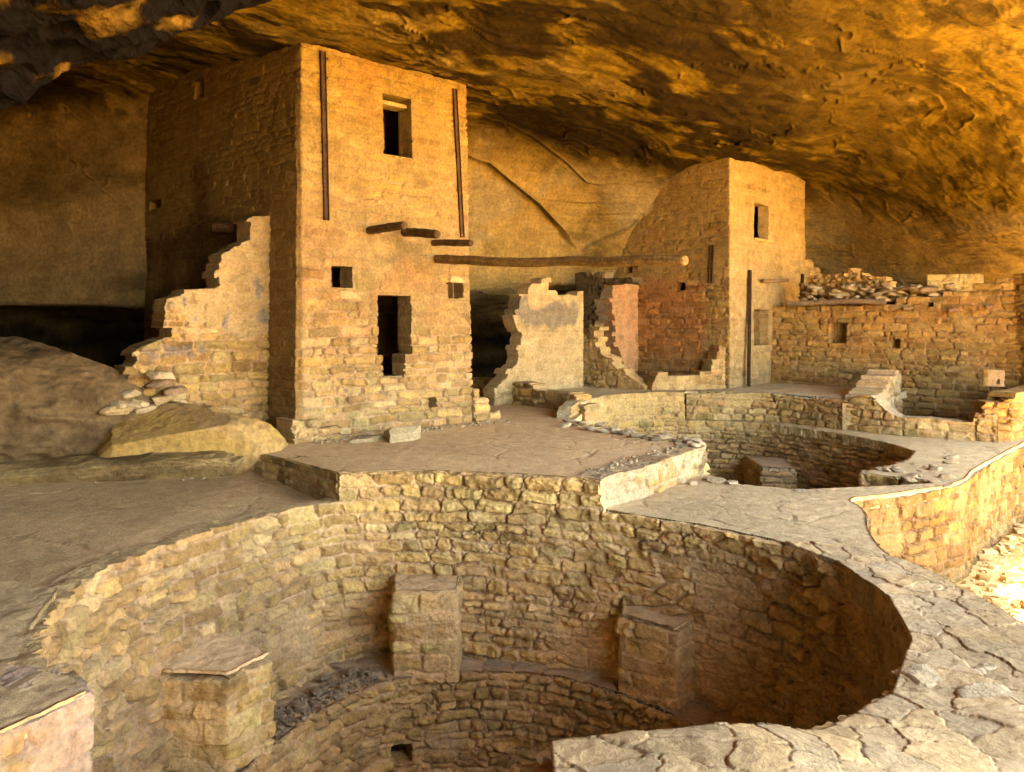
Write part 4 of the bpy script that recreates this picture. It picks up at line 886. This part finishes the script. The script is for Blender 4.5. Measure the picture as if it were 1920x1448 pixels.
# E: long rear wall at right with niche, peepholes and rubble top
We0 = np.array((6.30, 20.45)); dE = np.array((.722, -.692)); WLe = 6.3
def opE(x0, y0, x1, y1): return face_op(We0, dE, x0, y0, x1, y1)
oE = [opE(1560, 606, 1592, 643), opE(1676, 634, 1692, 652), opE(1850, 694, 1887, 725), opE(1742, 568, 1752, 574)]
u_e, z_e = pxprof(We0, dE, [(1448, 572), (1500, 574), (1560, 570), (1660, 566), (1740, 552), (1800, 540), (1850, 530), (1880, 520), (1925, 515)])
def ecol(U, Z, c):
    return c*(1+np.array((.05, -.03, -.08))*sst(.1, .4, fbm(U*.7, Z*1.2, U*0, 3))[..., None])
rear = thing('rear_wall', (8.5, 18.2, -1.6), 'long shaded masonry wall with a square niche and one bright small window', 'wall')
sb = np.array((-.25, -.22))
wall('wall', [We0, We0+dE*WLe], -2.6, lambda u: np.interp(u, u_e, z_e), Pb=[We0+sb*1.2, We0+dE*WLe+sb*.6], thick=.36, side=1, res=.019, seed=49, parent=rear, openings=oE, course=(.09, .17), length=(.16, .45), relief=.022, rough=.7, plaster=-.3, colfun=ecol, crev=.7, back=True, jag=.06, tint=(.80, .75, .64))
q0 = We0+dE*(oE[0][0]-.1)-np.array((dE[1], -dE[0]))*(-.20); nE = np.array((dE[1], -dE[0]))
for (oo, dp) in ((oE[0], .24), (oE[1], .15)):
    q0 = We0+dE*(oo[0]-.08)-nE*dp; wall('niche_back', [q0, q0+dE*(oo[1]-oo[0]+.16)], oo[2]-.06, oo[3]+.06, thick=.05, side=1, res=.03, seed=50, parent=rear, course=(.12, .2), length=(.2, .4), relief=.012, plaster=.2, back=True)
def onE(px, py, o): 
    t = hit(px, We0, dE); p = We0+dE*t; return np.array((p[0]+nE[0]*o, p[1]+nE[1]*o, (HY-py)/F*p[1]))
for k, (px, py, ox, oy, r_) in enumerate([(1722, 576, 1703, 580, .045), (1800, 578, 1786, 582, .05), (1868, 577, 1858, 579, .05)]):
    a_ = onE(px, py, -.12); b_ = onE(ox, oy, .32); pole('beam_stub', a_, b_, r_, rear, seed=60+k, col=(.17, .10, .06))
a_ = onE(1668, 570, .22); b_ = onface(S0, dG, nG, 1436, 567, .5)
rp = thing('roof_pole', tuple(b_), 'crooked grey brown pole lying along the rear wall top, right of the far tower', 'pole')
pole('pole', b_, a_, .062, rp, seed=12, col=(.15, .10, .065), sag=-.02, knots=5, taper=1.0)
a_ = onE(1664, 563, .1); pole('pole_splinter', onE(1618, 564, .2), a_, .03, rp, seed=13, col=(.15, .10, .065))
# raised rubble courses on the rear wall
RB0 = We0-nE*.35
pwall('rubble_wall', 'loose upper wall of tumbled courses on top of the rear wall beside the far tower', 'ruined wall', RB0, dE, [(1500, 532), (1518, 518), (1540, 513), (1585, 512), (1604, 498), (1625, 520), (1672, 522), (1682, 536), (1690, 545), (1710, 556), (1760, 560)], 0.1, seed=53, course=(.07, .13), length=(.10, .26), relief=.07, rough=1.6, warp=.045, crev=1.0, plaster=-1, thick=.4, back=True, jag=.16, tint=(.95, .9, .82))
hp = thing('stone_heap', (8.0, 18.8, .4), 'rubble of small angular stones lying along the top of the rear wall', 'stone heap')
for i in range(85):
    px = rg.uniform(1505, 1790); py = rg.uniform(540, 568)+(px-1500)*-.02
    p = onE(px, py, -.18+rg.uniform(-.2, .2)); s_ = rg.uniform(.05, .14)
    rock('stone', tuple(p), (s_*1.5, s_, s_*.55), rg.uniform(0, 3), 200+i, n=14, amp=.18, box=.5, col=rg.choice([(.45, .32, .18), (.38, .26, .14), (.52, .39, .24)]), parent=hp, tilt=rg.uniform(-.4, .4))
# pale wall stub seen under the roof
pwall('wall_fragment', 'small smooth yellow wall piece under the roof, above the right part of the rear wall', 'wall', (9.3, 19.4), (.9, -.43), [(1738, 515), (1845, 517)], .2, seed=54, plaster=.6, relief=.01, plcol=(.60, .42, .16), back=True, thick=.3)
# dark return of the rear wall at the frame edge
EN = We0+dE*5.15
tag(wall('corner_wall', [We0+dE*hit(1903, We0, dE), (10.35, 15.0)], -2.5, lambda u: .98+0*u, thick=.4, side=1, res=.022, seed=55, plaster=-.1, relief=.03, back=True, tint=(.9, .85, .75), endjag=.05), 'shaded corner wall at the right frame edge, joining the rear wall', 'wall')
# outside house glimpsed through the bright window
hw = W(1867, 708, 21.0)
hs = thing('stone_house', (hw[0], hw[1], -2.5), 'pale sunlit house front glimpsed through the small opening in the rear wall', 'house')
hd = np.array((.9, .436)); hp0 = np.array(hw[:2])-hd*1.5
wall('wall', [hp0, hp0+hd*3], -3.2, .6, thick=.3, side=1, res=.04, seed=56, parent=hs, openings=[(1.56, 1.62, -1.62, -1.53)], relief=.015, plaster=.2, plcol=(.50, .38, .26), tint=(.46, .43, .40))

# ================================================================== terrace front wall, stub wall, right steps
tf0 = np.array((5.05, 17.25)); tfp = [(3.7, 17.55), (5.3, 17.1), (6.3, 15.9), (7.0, 15.05), (7.9, 14.45), (8.35, 14.2)]
ptf = Path(tfp, True)
def ztf(px, py):
    uu = np.linspace(0, ptf.L, 800); p = ptf.at(uu); sx = CX+F*p[:, 0]/p[:, 1]; i = int(np.argmin(abs(sx-px))); return uu[i], (HY-py)/F*p[i, 1]
tt_ = [ztf(*q) for q in [(1280, 738), (1440, 738), (1520, 748), (1592, 750), (1600, 742), (1635, 742), (1662, 770), (1690, 782), (1760, 786), (1822, 792), (1828, 775)]]
tag(wall('terrace_wall', tfp, -2.3, lambda u: np.interp(u, [q[0] for q in tt_], [q[1] for q in tt_]), thick=.35, side=1, flat=True, capcol=(.52, .41, .27), res=.017, smooth=True, seed=57, course=(.08, .16), length=(.15, .40), relief=.03, rough=.8, plaster=-.15, plcol=(.56, .40, .19), crev=.8, back=True, jag=.05),
    'curving low wall above the ledge of the second kiva, stones along its top', 'retaining wall')
sw0 = np.array((6.75, 15.45)); 
tag(wall('stub_wall', [sw0, sw0+np.array((1.45, 2.0))], -2.5, lambda u: np.interp(u, [0, .15, .35, .6, .9, 1.3, 1.5, 2.0, 2.5], [-1.55, -1.5, -1.45, -1.43, -1.36, -1.25, -1.15, -1.1, -1.05]), thick=.55, side=1, res=.018, seed=58, course=(.08, .15), length=(.15, .35), relief=.03, rough=.9, plaster=.1, plcol=(.60, .45, .26), jag=.1, tint=(1.05, 1.03, 1.02)),
    'short cross wall with a pale stepped top, running back to the rear wall', 'ruined wall')
rw = [(8.05, 14.35), (8.6, 14.25), (9.4, 14.9), (10.4, 16.0)]
prw = Path(rw)
def zrw(px, py):
    uu = np.linspace(0, prw.L, 800); p = prw.at(uu); sx = CX+F*p[:, 0]/p[:, 1]; i = int(np.argmin(abs(sx-px))); return uu[i], (HY-py)/F*p[i, 1]
rr2 = [zrw(*q) for q in [(1831, 775), (1838, 768), (1850, 755), (1895, 752), (1903, 740), (1925, 738)]]
tag(wall('stepped_wall', rw, -2.3, lambda u: np.interp(u, [q[0] for q in rr2], [q[1] for q in rr2]), thick=.4, side=1, res=.015, seed=59, course=(.10, .17), length=(.2, .45), relief=.03, rough=.7, plaster=-.2, plcol=(.62, .44, .2), jag=.05, tint=(.72, .65, .55)),
    'stepped orange lit wall end at the right frame edge, above the walkway', 'wall')

# ================================================================== loose stones and rubble
ls = []
def loose(px, py, z, s_, col, i, lab, g, cat='stone'):
    x_, y_ = G(px, py, z); return tag(rock('loose_stone', (x_, y_, z+s_*.25), (s_*1.5, s_, s_*.45), rg.uniform(0, 3), 300+i, n=26, amp=.14, box=.45, col=col, tilt=rg.uniform(-.2, .2)), lab, cat, g)
i = 0
for k in range(34):          # curb of rough stones on the platform edge
    t = k/33; px = 1062+250*t+rg.uniform(-4, 4); py = 795+40*t**1.1+rg.uniform(-4, 6)
    loose(px, py, -1.74, rg.uniform(.04, .085), rg.choice([(.56, .42, .27), (.45, .33, .21), (.60, .47, .31), (.36, .26, .16)]), i, 'rough pale curb stone on the platform edge above the second kiva', 'curb stones along the platform edge'); i += 1
for k in range(15):
    px = rg.uniform(1640, 1790); py = 862+rg.uniform(0, 50)+(px-1625)*-.05
    loose(px, py, -2.10, rg.uniform(.04, .09), rg.choice([(.54, .40, .25), (.46, .34, .21)]), i, 'small loose stone on the walkway right of the second kiva', 'loose stones right of the second kiva'); i += 1
for k in range(9):
    px, py = [(1200, 893), (1225, 897), (1250, 901), (1275, 905), (1300, 908), (1180, 890), (1325, 900), (1345, 905), (1372, 908)][k]
    loose(px+rg.uniform(-4, 4), py, -2.10, rg.uniform(.05, .09), (.55, .42, .27), i, 'small flat stone set at the near edge of the second kiva', 'stones at the near edge of the second kiva'); i += 1
for k, (px, py) in enumerate([(628, 1250), (660, 1262), (590, 1300), (700, 1268), (560, 1330), (610, 1275), (645, 1290)]):
    x_, y_ = G(px, py, -3.86); rock('bench_stone', (x_, y_, -3.84), (.10-.01*k, .06, .028), k, 400+k, n=24, amp=.16, box=.45, col=(.42, .29, .18), parent=kv)
bm_n = 5500; V = []; Q = []; CC = []; rq = np.random.RandomState(4); nv = 0
base = np.array([(-1, -1, -1), (1, -1, -1), (1, 1, -1), (-1, 1, -1), (-1, -1, 1), (1, -1, 1), (1, 1, 1), (-1, 1, 1)], float)*.6
fq = np.array([(0, 3, 2, 1), (4, 5, 6, 7), (0, 1, 5, 4), (1, 2, 6, 5), (2, 3, 7, 6), (3, 0, 4, 7)])
for k in range(bm_n):
    Y_ = rq.uniform(8, 22); X_ = float(np.interp(Y_, [0, 9.2, 9.7, 10.75, 11.75, 13.7, 16, 22], [3.5, 3.8, 4.2, 5.8, 6.6, 8.35, 10.5, 16]))+rq.uniform(.1, 5)
    s_ = .015+.10*rq.rand()**4; zz = float(gz(np.array([X_]), np.array([Y_]))[0])
    b_ = base*(1+.35*(rq.rand(8, 3)-.5))*np.array((1.4, 1, .6))*s_; a_ = rq.rand()*6.28; ca, sa = math.cos(a_), math.sin(a_)
    b_ = np.stack([b_[:, 0]*ca-b_[:, 1]*sa, b_[:, 0]*sa+b_[:, 1]*ca, b_[:, 2]], -1)+np.array((X_, Y_, zz+.02+.06*rq.rand()))
    V.append(b_); Q.append(fq+nv); nv += 8; CC.append(np.tile(np.array((.54, .37, .17))*(.7+.5*rq.rand()), (8, 1)))
tag(build('rubble', np.concatenate(V), np.concatenate(Q), np.concatenate(CC), M_EARTH, None, False), 'sunlit scree of broken stones on the low ground at the right edge', 'rubble', kind='stuff')

def pebbles(name, n, pick, smin, smax, col, lab, cat, m=M_MAS, seed=9):
    r_ = np.random.RandomState(seed); V = []; Q = []; CC = []; nv = 0
    for k in range(n):
        X_, Y_, Z_ = pick(r_); s_ = smin+(smax-smin)*r_.rand()**3
        b_ = base*(1+.4*(r_.rand(8, 3)-.5))*np.array((1.3, 1, .7))*s_; a_ = r_.rand()*6.28; ca, sa = math.cos(a_), math.sin(a_)
        b_ = np.stack([b_[:, 0]*ca-b_[:, 1]*sa, b_[:, 0]*sa+b_[:, 1]*ca, b_[:, 2]], -1)+np.array((X_, Y_, Z_+s_*.25))
        V.append(b_); Q.append(fq+nv); nv += 8; CC.append(np.tile(np.array(col)*(.6+.7*r_.rand()), (8, 1)))
    return tag(build(name, np.concatenate(V), np.concatenate(Q), np.concatenate(CC), m, None, False), lab, cat, kind='stuff')
def on_bench(r_):
    t = r_.uniform(.20, .40); q = bp_.frac(np.array([t]))[0]; c_ = np.array((-.3, 6.3)); d_ = (q-c_)/np.linalg.norm(q-c_); q = q+d_*r_.uniform(.02, .42)
    return q[0], q[1], -3.865
pebbles('gravel', 900, on_bench, .006, .035, (.38, .27, .17), 'dark gravel strewn on the bench inside the big kiva, left of the middle pillar', 'gravel', seed=1)
def foot(r_):
    k = r_.rand()
    if k < .45: q = T0+dF*r_.uniform(-.1, 3.8)+nF*(.22+abs(r_.normal(0, .16))); return q[0], q[1], -1.742
    if k < .75: t = r_.uniform(0, 1); q = np.array((-6.5, 10.05))*(1-t)+np.array((-3.3, 10.75))*t; return q[0], q[1]-abs(r_.normal(0, .12)), -2.06+.05*(q[0] < -3.6)
    t = r_.uniform(0, 1); q = np.array((.95, 9.3))*(1-t)+np.array((2.5, 11.4))*t; return q[0]-abs(r_.normal(0, .12)), q[1]+.05, -1.742
pebbles('stone_chips', 1100, foot, .004, .030, (.56, .43, .27), 'small stone chips scattered on the floor along the tower foot and platform edges', 'stone chips', seed=2)
